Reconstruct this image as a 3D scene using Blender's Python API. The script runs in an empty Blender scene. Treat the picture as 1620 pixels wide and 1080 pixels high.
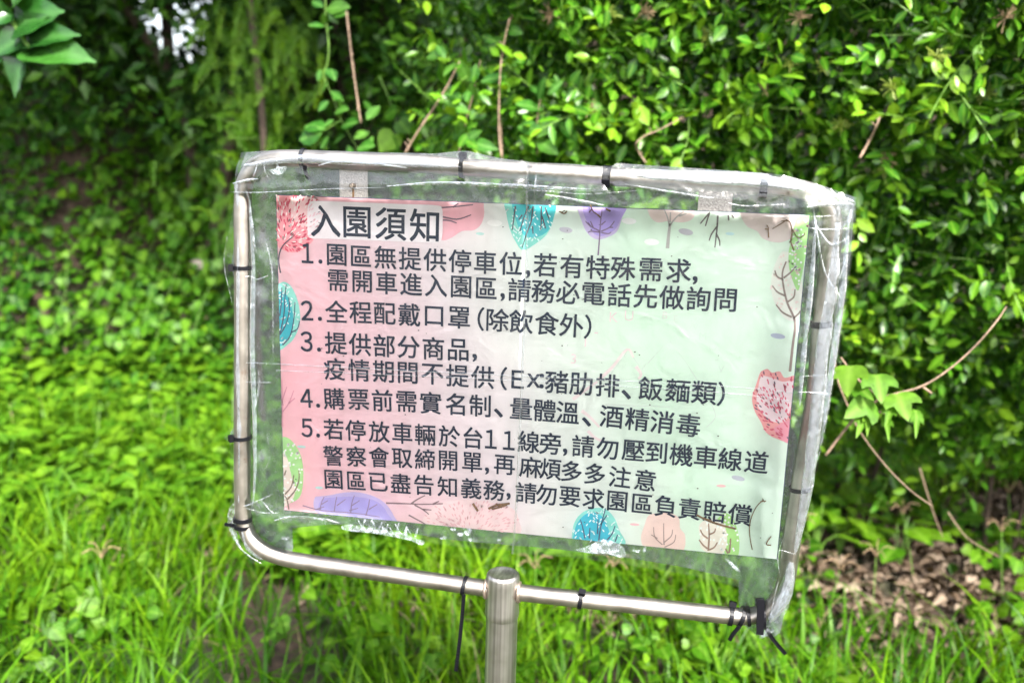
import bpy, math, random
import numpy as np
from mathutils import Vector, Matrix, geometry, noise

random.seed(11)
rng = np.random.default_rng(11)
SC = bpy.context.scene
COL = SC.collection

# ------------------------------------------------------------------ survey of the sign plane
# camera pose solved from the four corners of the printed sheet (0.62 m wide)
FPX = 1410.0
r1 = np.array([0.98415658, -0.0627637, -0.1658208])      # sheet right, in camera axes (right, up, depth)
r2 = np.array([0.02789928, 0.97841664, -0.20474988])     # sheet up = world up
nn = np.array([0.17509269, 0.19687967, 0.96466624])      # away from the viewer = world +Y
tt = np.array([0.01418299, -0.04102112, 1.06535439])
SIGN_Z = 1.05
CAM = np.array([-(tt @ r1), -(tt @ nn), SIGN_Z - (tt @ r2)])


def ray(px, py):
    d = np.array([(px - 810) / FPX, (540 - py) / FPX, 1.0])
    return np.array([d @ r1, d @ nn, d @ r2])


def at(px, py, Y):
    """point of the place seen at a photo pixel, on the upright plane world Y"""
    d = ray(px, py)
    return Vector(CAM + d * ((Y - CAM[1]) / d[1]))


def S(px, py, w=0.0):
    """point on the sign plane; w = metres behind it"""
    return at(px, py, w)


# ------------------------------------------------------------------ camera
cam = bpy.data.cameras.new('camera')
cam.sensor_width = 36
cam.lens = FPX / 1620 * 36
cam.clip_start = 0.05
cam.clip_end = 900
cam.dof.use_dof = True
cam.dof.focus_distance = 1.06
cam.dof.aperture_fstop = 3.6
co = bpy.data.objects.new('camera', cam)
COL.objects.link(co)
co.matrix_world = Matrix(((r1[0], r1[1], -r1[2], CAM[0]),
                          (nn[0], nn[1], -nn[2], CAM[1]),
                          (r2[0], r2[1], -r2[2], CAM[2]),
                          (0, 0, 0, 1)))
SC.camera = co

# ------------------------------------------------------------------ light: soft overcast day
SUN_EL, SUN_ROT = math.radians(45), math.radians(152)     # high, from behind the camera, a little right
w = bpy.data.worlds.new('World')
SC.world = w
w.use_nodes = True
nt = w.node_tree
nt.nodes.clear()
sky = nt.nodes.new('ShaderNodeTexSky')
sky.sky_type = 'NISHITA'
sky.sun_disc = False
sky.sun_elevation = SUN_EL
sky.sun_rotation = SUN_ROT
sky.air_density = 1.0
sky.dust_density = 3.0
hs = nt.nodes.new('ShaderNodeHueSaturation')
hs.inputs['Saturation'].default_value = 0.45
bg = nt.nodes.new('ShaderNodeBackground')
bg.inputs['Strength'].default_value = 0.11
wo = nt.nodes.new('ShaderNodeOutputWorld')
nt.links.new(sky.outputs[0], hs.inputs['Color'])
nt.links.new(hs.outputs[0], bg.inputs[0])
nt.links.new(bg.outputs[0], wo.inputs[0])
sl = bpy.data.lights.new('sun', 'SUN')
sl.energy = 2.6
sl.angle = math.radians(12)
sl.color = (1.0, 0.96, 0.9)
so = bpy.data.objects.new('sun', sl)
COL.objects.link(so)
# sun_rotation is measured clockwise from +Y
sd = Vector((math.sin(SUN_ROT) * math.cos(SUN_EL), math.cos(SUN_ROT) * math.cos(SUN_EL), math.sin(SUN_EL)))
so.rotation_euler = sd.to_track_quat('Z', 'Y').to_euler()
so.location = sd * 20

SC.view_settings.view_transform = 'Standard'
SC.view_settings.look = 'None'
SC.view_settings.exposure = 2.38
SC.view_settings.gamma = 1.0
SC.view_settings.use_curve_mapping = False
SC.render.engine = 'CYCLES'
SC.cycles.use_denoising = True
SC.cycles.transparent_max_bounces = 24
SC.cycles.max_bounces = 7
SC.cycles.diffuse_bounces = 3
SC.cycles.glossy_bounces = 3
SC.cycles.transmission_bounces = 4
SC.cycles.sample_clamp_indirect = 8


# ------------------------------------------------------------------ materials
def mat(name):
    m = bpy.data.materials.new(name)
    m.use_nodes = True
    m.node_tree.nodes.clear()
    return m, m.node_tree


def N(t, kind, **kw):
    n = t.nodes.new(kind)
    for k, v in kw.items():
        if hasattr(n, k):
            setattr(n, k, v)
        else:
            n.inputs[k].default_value = v
    return n


def L(t, a, b):
    t.links.new(a, b)


def s2l(c):
    return tuple(((x / 255) / 12.92 if x / 255 <= 0.04045 else ((x / 255 + 0.055) / 1.055) ** 2.4) for x in c) + (1,)


def ramp(t, fac, stops):
    r = t.nodes.new('ShaderNodeValToRGB')
    e = r.color_ramp.elements
    e[0].position, e[0].color = stops[0][0], stops[0][1]
    e[1].position, e[1].color = stops[-1][0], stops[-1][1]
    for p, c in stops[1:-1]:
        x = e.new(p)
        x.color = c
    t.links.new(fac, r.inputs[0])
    return r.outputs[0]


FOL = 0.45


def leaf_mat(name, dark, mid, light, rough=0.35, transl=0.28, spec=0.5, rib=0.35, seed=0.0):
    dark, mid, light = [tuple(x * FOL for x in c) for c in (dark, mid, light)]
    m, t = mat(name)
    a = N(t, 'ShaderNodeAttribute', attribute_name='tint')
    r = N(t, 'ShaderNodeAttribute', attribute_name='rib')
    col = ramp(t, a.outputs['Fac'], [(0.0, dark + (1,)), (0.5, mid + (1,)), (1.0, light + (1,))])
    ge = N(t, 'ShaderNodeNewGeometry')
    no = N(t, 'ShaderNodeTexNoise')
    no.inputs['Scale'].default_value = 60
    no.inputs['Detail'].default_value = 3
    L(t, ge.outputs['Position'], no.inputs['Vector'])
    mr = N(t, 'ShaderNodeMapRange')
    mr.inputs['From Min'].default_value = 0.3
    mr.inputs['From Max'].default_value = 0.7
    mr.inputs['To Min'].default_value = 0.75
    mr.inputs['To Max'].default_value = 1.25
    L(t, no.outputs[0], mr.inputs[0])
    mul = N(t, 'ShaderNodeMix', data_type='RGBA', blend_type='MULTIPLY')
    mul.inputs[0].default_value = 1
    L(t, col, mul.inputs[6])
    L(t, mr.outputs[0], mul.inputs[7])
    ribm = N(t, 'ShaderNodeMix', data_type='RGBA')
    k = N(t, 'ShaderNodeMapRange')
    k.inputs['From Min'].default_value = 0.0
    k.inputs['From Max'].default_value = 0.16
    k.inputs['To Min'].default_value = rib
    k.inputs['To Max'].default_value = 0.0
    L(t, r.outputs['Fac'], k.inputs[0])
    L(t, k.outputs[0], ribm.inputs[0])
    L(t, mul.outputs[2], ribm.inputs[6])
    ribm.inputs[7].default_value = tuple(min(1, x * 1.5 + 0.03) for x in light) + (1,)
    p = N(t, 'ShaderNodeBsdfPrincipled')
    L(t, ribm.outputs[2], p.inputs['Base Color'])
    p.inputs['Roughness'].default_value = rough
    p.inputs['Specular IOR Level'].default_value = spec * 0.6
    tr = N(t, 'ShaderNodeBsdfTranslucent')
    br = N(t, 'ShaderNodeMix', data_type='RGBA', blend_type='MULTIPLY')
    br.inputs[0].default_value = 1
    L(t, ribm.outputs[2], br.inputs[6])
    br.inputs[7].default_value = (1.5, 1.35, 0.5, 1)
    L(t, br.outputs[2], tr.inputs[0])
    mx = N(t, 'ShaderNodeMixShader')
    mx.inputs[0].default_value = transl
    L(t, p.outputs[0], mx.inputs[1])
    L(t, tr.outputs[0], mx.inputs[2])
    o = N(t, 'ShaderNodeOutputMaterial')
    L(t, mx.outputs[0], o.inputs[0])
    return m


def plain(name, rgb, rough=0.5, metallic=0.0, noise_scale=0, noise_amt=0.3, bump=0.0, spec=0.5):
    m, t = mat(name)
    p = N(t, 'ShaderNodeBsdfPrincipled')
    p.inputs['Roughness'].default_value = rough
    p.inputs['Metallic'].default_value = metallic
    p.inputs['Specular IOR Level'].default_value = spec
    if noise_scale:
        tc = N(t, 'ShaderNodeNewGeometry')
        no = N(t, 'ShaderNodeTexNoise')
        no.inputs['Scale'].default_value = noise_scale
        no.inputs['Detail'].default_value = 5
        L(t, tc.outputs['Position'], no.inputs['Vector'])
        a = tuple(max(0, x * (1 - noise_amt)) for x in rgb) + (1,)
        b = tuple(min(1, x * (1 + noise_amt)) for x in rgb) + (1,)
        L(t, ramp(t, no.outputs[0], [(0.3, a), (0.7, b)]), p.inputs['Base Color'])
        if bump:
            bm = N(t, 'ShaderNodeBump')
            bm.inputs['Strength'].default_value = bump
            bm.inputs['Distance'].default_value = 0.005
            L(t, no.outputs[0], bm.inputs['Height'])
            L(t, bm.outputs[0], p.inputs['Normal'])
    else:
        p.inputs['Base Color'].default_value = rgb + (1,)
    o = N(t, 'ShaderNodeOutputMaterial')
    L(t, p.outputs[0], o.inputs[0])
    return m


def steel_mat(name, axis_scale, ca=(0.30, 0.275, 0.25), cb=(0.56, 0.53, 0.49), bump=0.25):
    m, t = mat(name)
    p = N(t, 'ShaderNodeBsdfPrincipled')
    p.inputs['Metallic'].default_value = 1.0
    tc = N(t, 'ShaderNodeNewGeometry')
    mp = N(t, 'ShaderNodeMapping')
    mp.inputs['Scale'].default_value = axis_scale
    L(t, tc.outputs['Position'], mp.inputs[0])
    n1 = N(t, 'ShaderNodeTexNoise')
    n1.inputs['Scale'].default_value = 1.0
    n1.inputs['Detail'].default_value = 6
    L(t, mp.outputs[0], n1.inputs['Vector'])
    n2 = N(t, 'ShaderNodeTexNoise')
    n2.inputs['Scale'].default_value = 38
    n2.inputs['Detail'].default_value = 8
    n2.inputs['Roughness'].default_value = 0.7
    L(t, tc.outputs['Position'], n2.inputs['Vector'])
    rust = N(t, 'ShaderNodeMapRange')
    rust.inputs['From Min'].default_value = 0.60
    rust.inputs['From Max'].default_value = 0.74
    rust.inputs['To Max'].default_value = 0.75
    L(t, n2.outputs[0], rust.inputs[0])
    base = ramp(t, n1.outputs[0], [(0.3, ca + (1,)), (0.7, cb + (1,))])
    mx = N(t, 'ShaderNodeMix', data_type='RGBA')
    L(t, rust.outputs[0], mx.inputs[0])
    L(t, base, mx.inputs[6])
    mx.inputs[7].default_value = (0.22, 0.12, 0.07, 1)
    L(t, mx.outputs[2], p.inputs['Base Color'])
    rr = N(t, 'ShaderNodeMapRange')
    rr.inputs['To Min'].default_value = 0.28
    rr.inputs['To Max'].default_value = 0.55
    L(t, n2.outputs[0], rr.inputs[0])
    L(t, rr.outputs[0], p.inputs['Roughness'])
    bm = N(t, 'ShaderNodeBump')
    bm.inputs['Strength'].default_value = bump
    bm.inputs['Distance'].default_value = 0.001
    L(t, n1.outputs[0], bm.inputs['Height'])
    L(t, bm.outputs[0], p.inputs['Normal'])
    o = N(t, 'ShaderNodeOutputMaterial')
    L(t, p.outputs[0], o.inputs[0])
    return m


def film_mat(name, milky=0.10, gloss=0.9, tint=(0.93, 0.95, 0.96), cloud=0.25, bump=0.35, lo=0.56, hi=0.74):
    """thin clear plastic: mostly see-through, mirror-like at a slant, a little cloudy with age"""
    m, t = mat(name)
    tc = N(t, 'ShaderNodeNewGeometry')
    n1 = N(t, 'ShaderNodeTexNoise')
    n1.inputs['Scale'].default_value = 22
    n1.inputs['Detail'].default_value = 4
    n1.inputs['Distortion'].default_value = 1.2
    L(t, tc.outputs['Position'], n1.inputs['Vector'])
    n2 = N(t, 'ShaderNodeTexNoise')
    n2.inputs['Scale'].default_value = 130
    n2.inputs['Detail'].default_value = 7
    n2.inputs['Roughness'].default_value = 0.75
    L(t, tc.outputs['Position'], n2.inputs['Vector'])
    bm = N(t, 'ShaderNodeBump')
    bm.inputs['Strength'].default_value = bump
    bm.inputs['Distance'].default_value = 0.006
    L(t, n1.outputs[0], bm.inputs['Height'])
    trn = N(t, 'ShaderNodeBsdfTransparent')
    trn.inputs[0].default_value = tint + (1,)
    gl = N(t, 'ShaderNodeBsdfGlossy')
    gl.inputs['Roughness'].default_value = 0.16
    gl.inputs['Color'].default_value = (gloss, gloss, gloss, 1)
    L(t, bm.outputs[0], gl.inputs['Normal'])
    fr = N(t, 'ShaderNodeFresnel')
    fr.inputs['IOR'].default_value = 1.6
    L(t, bm.outputs[0], fr.inputs['Normal'])
    m1 = N(t, 'ShaderNodeMixShader')
    L(t, fr.outputs[0], m1.inputs[0])
    L(t, trn.outputs[0], m1.inputs[1])
    L(t, gl.outputs[0], m1.inputs[2])
    df = N(t, 'ShaderNodeBsdfDiffuse')
    df.inputs[0].default_value = (0.66, 0.72, 0.80, 1)
    tl = N(t, 'ShaderNodeBsdfTranslucent')
    tl.inputs[0].default_value = (0.72, 0.76, 0.78, 1)
    dm = N(t, 'ShaderNodeMixShader')
    dm.inputs[0].default_value = 0.35
    L(t, df.outputs[0], dm.inputs[1])
    L(t, tl.outputs[0], dm.inputs[2])
    mr = N(t, 'ShaderNodeMapRange')
    mr.inputs['From Min'].default_value = lo
    mr.inputs['From Max'].default_value = hi
    mr.inputs['To Min'].default_value = milky
    mr.inputs['To Max'].default_value = min(1, milky + cloud)
    L(t, n2.outputs[0], mr.inputs[0])
    m2 = N(t, 'ShaderNodeMixShader')
    L(t, mr.outputs[0], m2.inputs[0])
    L(t, m1.outputs[0], m2.inputs[1])
    L(t, dm.outputs[0], m2.inputs[2])
    o = N(t, 'ShaderNodeOutputMaterial')
    L(t, m2.outputs[0], o.inputs[0])
    return m


M = {}
M['hedge'] = leaf_mat('hedge_leaf', (0.025, 0.13, 0.010), (0.10, 0.36, 0.014), (0.36, 0.66, 0.03), 0.30, 0.22, 0.5, 0.3)
M['vine'] = leaf_mat('vine_leaf', (0.03, 0.14, 0.015), (0.07, 0.27, 0.03), (0.17, 0.42, 0.05), 0.3, 0.25, 0.5, 0.5)
M['lobed'] = leaf_mat('lobed_leaf', (0.10, 0.30, 0.02), (0.18, 0.42, 0.03), (0.30, 0.52, 0.05), 0.5, 0.35, 0.3, 0.4)
M['mulberry'] = leaf_mat('mulberry_leaf', (0.02, 0.10, 0.015), (0.04, 0.18, 0.025), (0.08, 0.28, 0.035), 0.26, 0.25, 1.0, 0.4)
M['grass'] = leaf_mat('grass_blade', (0.05, 0.19, 0.006), (0.14, 0.38, 0.008), (0.30, 0.58, 0.015), 0.42, 0.35, 0.3, 0.1)
M['weed'] = leaf_mat('weed_leaf', (0.035, 0.16, 0.007), (0.11, 0.33, 0.010), (0.26, 0.52, 0.02), 0.42, 0.33, 0.3, 0.35)
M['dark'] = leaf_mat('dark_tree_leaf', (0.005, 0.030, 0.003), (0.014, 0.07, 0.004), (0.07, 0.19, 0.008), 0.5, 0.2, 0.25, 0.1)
M['feather'] = leaf_mat('feathery_leaf', (0.045, 0.16, 0.004), (0.11, 0.30, 0.005), (0.26, 0.48, 0.01), 0.45, 0.35, 0.3, 0.0)
M['creeper'] = leaf_mat('creeper_leaf', (0.022, 0.13, 0.006), (0.09, 0.31, 0.008), (0.25, 0.54, 0.02), 0.45, 0.3, 0.35, 0.3)
M['dry'] = leaf_mat('dry_leaf', (0.06, 0.040, 0.026), (0.24, 0.165, 0.11), (0.55, 0.43, 0.32), 0.7, 0.1, 0.2, 0.3)
M['straw'] = leaf_mat('straw', (0.22, 0.20, 0.08), (0.36, 0.31, 0.15), (0.5, 0.42, 0.25), 0.7, 0.2, 0.2, 0.0)
M['bark'] = plain('bark', (0.05, 0.032, 0.022), 0.8, 0, 70, 0.45, 0.6)
M['twig'] = plain('twig_bark', (0.23, 0.155, 0.105), 0.7, 0, 120, 0.35, 0.4)
M['stem'] = plain('green_stem', (0.14, 0.28, 0.04), 0.5, 0, 60, 0.3)
M['flower'] = plain('dry_flower', (0.24, 0.16, 0.09), 0.8, 0, 90, 0.4)
M['bud'] = plain('yellow_bud', (0.20, 0.26, 0.03), 0.6, 0, 90, 0.3)
M['stone'] = plain('stone', (0.42, 0.35, 0.32), 0.85, 0, 30, 0.35, 0.5)
M['steel_h'] = steel_mat('steel_tube', (30, 30, 30), (0.30, 0.268, 0.235), (0.60, 0.55, 0.495), 0.15)
M['steel_v'] = steel_mat('steel_post', (220, 60, 2.2), (0.30, 0.28, 0.26), (0.72, 0.69, 0.65), 0.04)
M['plate'] = plain('steel_plate', (0.46, 0.43, 0.41), 0.5, 0.6, 500, 0.25, 0.3)
M['screw'] = plain('screw_steel', (0.42, 0.34, 0.28), 0.45, 0.9, 900, 0.4)
M['black'] = plain('black_nylon', (0.004, 0.004, 0.006), 0.42, spec=0.25)
M['greytie'] = plain('grey_nylon', (0.16, 0.16, 0.2), 0.5)
M['film'] = film_mat('clear_film', 0.008, 0.95, (0.985, 0.99, 0.99), 0.06, 0.38)
M['film_back'] = film_mat('back_film', 0.19, 0.8, (0.50, 0.58, 0.66), 0.20, 0.8)
M['crease_highlight'] = film_mat('creased_film_highlight', 0.02, 1.0, (0.97, 0.98, 0.99), 0.40, 1.0, 0.46, 0.66)  # crumpled film; its milky white also paints the highlights along folds
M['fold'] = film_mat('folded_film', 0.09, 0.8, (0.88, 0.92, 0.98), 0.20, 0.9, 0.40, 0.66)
M['seam'] = film_mat('film_seam', 0.05, 1.0, (0.9, 0.92, 0.94), 0.22, 0.5)
M['residue'] = film_mat('white_residue', 0.10, 0.8, (0.95, 0.97, 0.99), 0.45, 0.5, 0.45, 0.62)
M['bits'] = plain('dry_bits', (0.20, 0.11, 0.05), 0.8, 0, 300, 0.5)
M['dirt'] = plain('dirt_specks', (0.05, 0.035, 0.03), 0.8)
M['board'] = plain('board_edge', (0.05, 0.07, 0.12), 0.6)


def print_mat(name, rgb255, jitter=0.06):
    c = s2l(rgb255)[:3]
    return plain(name, c, 0.55, 0, 45, jitter, 0, 0.2)


INK = print_mat('ink_navy', (8, 30, 56))
_pm = {}


def P(*rgb):
    if rgb not in _pm:
        _pm[rgb] = print_mat('print_%d_%d_%d' % rgb, tuple(int(x * 0.84 + 232 * 0.16) for x in rgb))
    return _pm[rgb]


def sheet_mat():
    m, t = mat('printed_sheet')
    tc = N(t, 'ShaderNodeNewGeometry')
    sx = N(t, 'ShaderNodeSeparateXYZ')
    L(t, tc.outputs['Position'], sx.inputs[0])
    no = N(t, 'ShaderNodeTexNoise')
    no.inputs['Scale'].default_value = 5
    no.inputs['Detail'].default_value = 2
    L(t, tc.outputs['Position'], no.inputs['Vector'])
    # u + 0.35*(v) + wobble
    a = N(t, 'ShaderNodeMath', operation='MULTIPLY_ADD')
    L(t, sx.outputs['Z'], a.inputs[0])
    a.inputs[1].default_value = 0.28
    a.inputs[2].default_value = -0.28 * SIGN_Z
    b = N(t, 'ShaderNodeMath', operation='ADD')
    L(t, sx.outputs['X'], b.inputs[0])
    L(t, a.outputs[0], b.inputs[1])
    c = N(t, 'ShaderNodeMath', operation='MULTIPLY_ADD')
    L(t, no.outputs[0], c.inputs[0])
    c.inputs[1].default_value = 0.16
    L(t, b.outputs[0], c.inputs[2])
    mr = N(t, 'ShaderNodeMapRange')
    mr.inputs['From Min'].default_value = -0.27
    mr.inputs['From Max'].default_value = 0.36
    L(t, c.outputs[0], mr.inputs[0])
    col = ramp(t, mr.outputs[0], [(0.0, s2l((240, 184, 192))), (0.22, s2l((238, 202, 208))), (0.45, s2l((234, 222, 224))),
                                  (0.62, s2l((228, 234, 226))), (0.8, s2l((214, 236, 216))), (1.0, s2l((220, 238, 222)))])
    # long stains and yellowing of age
    mp = N(t, 'ShaderNodeMapping')
    mp.inputs['Scale'].default_value = (60, 1, 6)
    L(t, tc.outputs['Position'], mp.inputs[0])
    n2 = N(t, 'ShaderNodeTexNoise')
    n2.inputs['Scale'].default_value = 1
    n2.inputs['Detail'].default_value = 5
    L(t, mp.outputs[0], n2.inputs['Vector'])
    k = N(t, 'ShaderNodeMapRange')
    k.inputs['To Min'].default_value = 0.93
    k.inputs['To Max'].default_value = 1.04
    L(t, n2.outputs[0], k.inputs[0])
    mul = N(t, 'ShaderNodeMix', data_type='RGBA', blend_type='MULTIPLY')
    mul.inputs[0].default_value = 1
    L(t, col, mul.inputs[6])
    L(t, k.outputs[0], mul.inputs[7])
    p = N(t, 'ShaderNodeBsdfPrincipled')
    L(t, mul.outputs[2], p.inputs['Base Color'])
    p.inputs['Roughness'].default_value = 0.5
    p.inputs['Specular IOR Level'].default_value = 0.25
    bm = N(t, 'ShaderNodeBump')
    bm.inputs['Strength'].default_value = 0.12
    bm.inputs['Distance'].default_value = 0.01
    L(t, no.outputs[0], bm.inputs['Height'])
    L(t, bm.outputs[0], p.inputs['Normal'])
    o = N(t, 'ShaderNodeOutputMaterial')
    L(t, p.outputs[0], o.inputs[0])
    return m


M['sheet'] = sheet_mat()


def ground_mat():
    m, t = mat('soil')
    tc = N(t, 'ShaderNodeNewGeometry')
    n1 = N(t, 'ShaderNodeTexNoise')
    n1.inputs['Scale'].default_value = 2.2
    n1.inputs['Detail'].default_value = 6
    L(t, tc.outputs['Position'], n1.inputs['Vector'])
    n2 = N(t, 'ShaderNodeTexNoise')
    n2.inputs['Scale'].default_value = 35
    n2.inputs['Detail'].default_value = 8
    n2.inputs['Roughness'].default_value = 0.7
    L(t, tc.outputs['Position'], n2.inputs['Vector'])
    soil = ramp(t, n2.outputs[0], [(0.3, (0.015, 0.010, 0.007, 1)), (0.55, (0.06, 0.038, 0.026, 1)), (0.75, (0.15, 0.10, 0.07, 1))])
    moss = ramp(t, n2.outputs[0], [(0.3, (0.008, 0.025, 0.004, 1)), (0.7, (0.03, 0.07, 0.01, 1))])
    mr = N(t, 'ShaderNodeMapRange')
    mr.inputs['From Min'].default_value = 0.45
    mr.inputs['From Max'].default_value = 0.62
    L(t, n1.outputs[0], mr.inputs[0])
    mx = N(t, 'ShaderNodeMix', data_type='RGBA')
    L(t, mr.outputs[0], mx.inputs[0])
    L(t, soil, mx.inputs[6])
    L(t, moss, mx.inputs[7])
    p = N(t, 'ShaderNodeBsdfPrincipled')
    L(t, mx.outputs[2], p.inputs['Base Color'])
    p.inputs['Roughness'].default_value = 0.9
    bm = N(t, 'ShaderNodeBump')
    bm.inputs['Strength'].default_value = 0.8
    bm.inputs['Distance'].default_value = 0.03
    L(t, n2.outputs[0], bm.inputs['Height'])
    L(t, bm.outputs[0], p.inputs['Normal'])
    o = N(t, 'ShaderNodeOutputMaterial')
    L(t, p.outputs[0], o.inputs[0])
    return m


M['ground'] = ground_mat()


# ------------------------------------------------------------------ object helpers
def link(name, mesh, parent=None, material=None, smooth=False):
    o = bpy.data.objects.new(name, mesh)
    COL.objects.link(o)
    if material is not None and len(mesh.materials) == 0:
        mesh.materials.append(material)
    if parent is not None:
        o.parent = parent
        o.matrix_parent_inverse = Matrix.Identity(4)
        # children are authored in world space, so take the parent's place off again
        o.matrix_local = world_of(parent).inverted()
    if smooth:
        mesh.polygons.foreach_set('use_smooth', [len(p.vertices) <= 4 for p in mesh.polygons])
    return o


def world_of(o):
    m = o.matrix_basis.copy()
    p = o.parent
    while p is not None:
        m = p.matrix_basis @ m
        p = p.parent
    return m


def thing(name, label, cat, loc=(0, 0, 0), group=None):
    o = bpy.data.objects.new(name, None)
    COL.objects.link(o)
    o.location = loc
    o.empty_display_size = 0.05
    return tag(o, label, cat, group)


def tag(o, label=None, cat=None, group=None, kind=None):
    if label:
        o['label'] = label
    if cat:
        o['category'] = cat
    if group:
        o['group'] = group
    if kind:
        o['kind'] = kind
    return o


def pymesh(name, verts, faces):
    me = bpy.data.meshes.new(name)
    me.from_pydata([tuple(v) for v in verts], [], faces)
    me.update()
    return me


def obj(name, verts, faces, material, parent=None, smooth=False):
    return link(name, pymesh(name, verts, faces), parent, material, smooth)


class MB:
    """collects vertices and faces for one mesh"""

    def __init__(s):
        s.v, s.f = [], []

    def add(s, v, f):
        b = len(s.v)
        s.v += [tuple(x) for x in v]
        s.f += [tuple(i + b for i in q) for q in f]

    def tube(s, pts, r, n=8, caps=True):
        pts = [Vector(p) for p in pts]
        k = len(pts)
        rad = r if isinstance(r, (list, tuple)) else [r] * k
        up = None
        rows = []
        for i, p in enumerate(pts):
            d = (pts[min(i + 1, k - 1)] - pts[max(i - 1, 0)]).normalized()
            if up is None:
                up = d.orthogonal().normalized()
            up = (up - d * up.dot(d)).normalized()
            sd_ = d.cross(up)
            rows.append([p + (up * math.cos(2 * math.pi * j / n) + sd_ * math.sin(2 * math.pi * j / n)) * rad[i] for j in range(n)])
        v = [q for row in rows for q in row]
        f = []
        for i in range(k - 1):
            for j in range(n):
                a, b = i * n + j, i * n + (j + 1) % n
                f.append((a, b, b + n, a + n))
        if caps:
            f.append(tuple(range(n))[::-1])
            f.append(tuple((k - 1) * n + j for j in range(n)))
        s.add(v, f)

    def box(s, c, ax, ay, az):
        c, ax, ay, az = Vector(c), Vector(ax), Vector(ay), Vector(az)
        v = [c + ax * i + ay * j + az * k for i in (-1, 1) for j in (-1, 1) for k in (-1, 1)]
        s.add(v, [(0, 1, 3, 2), (4, 6, 7, 5), (0, 4, 5, 1), (2, 3, 7, 6), (0, 2, 6, 4), (1, 5, 7, 3)])

    def build(s, name, material, parent=None, smooth=False):
        return obj(name, s.v, s.f, material, parent, smooth)


def spline(pts, sub=6):
    """Catmull-Rom through points"""
    pts = [Vector(p) for p in pts]
    out = []
    n = len(pts)
    for i in range(n - 1):
        p0, p1, p2, p3 = pts[max(i - 1, 0)], pts[i], pts[i + 1], pts[min(i + 2, n - 1)]
        for j in range(sub):
            t = j / sub
            out.append(0.5 * ((2 * p1) + (p2 - p0) * t + (2 * p0 - 5 * p1 + 4 * p2 - p3) * t * t + (3 * p1 - p0 - 3 * p2 + p3) * t ** 3))
    out.append(pts[-1])
    return out


# ------------------------------------------------------------------ leaf geometry, written in bulk
def tmpl_oval(fold=0.10, droop=0.12, sharp=1.0):
    rows = [(0.22, 0.36), (0.48, 0.5), (0.76, 0.34)]
    v = [(0, 0, 0)]
    for y, hw in rows:
        z = -droop * y * y
        v += [(-hw, y, z + fold * hw), (0, y, z), (hw, y, z + fold * hw)]
    v.append((0, 1.0, -droop * sharp))
    f = [(0, 2, 1), (0, 3, 2)]
    for i in range(2):
        a = 1 + 3 * i
        f += [(a, a + 1, a + 4, a + 3), (a + 1, a + 2, a + 5, a + 4)]
    f += [(7, 8, 10), (8, 9, 10)]
    return np.array(v, float), f


def tmpl_small():
    v = [(0, 0, 0), (-0.45, 0.4, 0.05), (0, 0.45, -0.03), (0.45, 0.4, 0.05), (0, 1, -0.12)]
    return np.array(v, float), [(0, 2, 1), (0, 3, 2), (1, 2, 4), (2, 3, 4)]


def tmpl_heart():
    o = [(0, 0.08), (-0.22, 0.0), (-0.45, 0.12), (-0.52, 0.35), (-0.38, 0.62), (-0.15, 0.86), (0, 1.0),
         (0.15, 0.86), (0.38, 0.62), (0.52, 0.35), (0.45, 0.12), (0.22, 0.0)]
    v = [(0, 0.38, 0)] + [(x, y, 0.10 * abs(x) - 0.12 * y * y) for x, y in o]
    return np.array(v, float), [(0, 1 + i, 1 + (i + 1) % 12) for i in range(12)]


def tmpl_lobed():
    """broad leaf with three pointed lobes"""
    o = [(0, 0.02), (-0.16, 0.0), (-0.34, 0.06), (-0.50, 0.20), (-0.60, 0.42), (-0.58, 0.60), (-0.42, 0.52), (-0.28, 0.50), (-0.24, 0.64), (-0.14, 0.84), (0, 1.0),
         (0.14, 0.84), (0.24, 0.64), (0.28, 0.50), (0.42, 0.52), (0.58, 0.60), (0.60, 0.42), (0.50, 0.20), (0.34, 0.06), (0.16, 0.0)]
    n = len(o)
    v = [(0, 0.3, 0)] + [(x, y, 0.16 * abs(x) - 0.30 * y * y) for x, y in o]
    return np.array(v, float), [(0, 1 + i, 1 + (i + 1) % n) for i in range(n)]


def tmpl_fine():
    """pointed broad leaf with a soft cup, wavy edge and bent tip"""
    prof = [(0.0, 0.02), (0.05, 0.26), (0.14, 0.40), (0.28, 0.47), (0.42, 0.45), (0.56, 0.37), (0.70, 0.26), (0.82, 0.15), (0.92, 0.06), (1.0, 0.004)]
    v, f = [], []
    for i, (y, hw) in enumerate(prof):
        for j, q in enumerate((-1, -0.5, 0, 0.5, 1)):
            wob = 0.018 * (i % 2) * (abs(q) == 1)
            v.append((q * (hw + wob), y, 0.22 * (q * hw) ** 2 / 0.3 + 0.05 * abs(q) * hw - 0.22 * y * y + 0.012 * math.sin(y * 22) * abs(q)))
    for i in range(len(prof) - 1):
        for j in range(4):
            a = i * 5 + j
            f.append((a, a + 1, a + 6, a + 5))
    return np.array(v, float), f


OVAL, SMALL, HEART, LOBED = tmpl_oval(), tmpl_small(), tmpl_heart(), tmpl_lobed()
CURL = tmpl_oval(0.7, 0.35)


def basis(D, Nn):
    D = D / np.linalg.norm(D, axis=1, keepdims=True)
    X = np.cross(D, Nn)
    X /= np.maximum(np.linalg.norm(X, axis=1, keepdims=True), 1e-6)
    Z = np.cross(X, D)
    return X, D, Z


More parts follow.
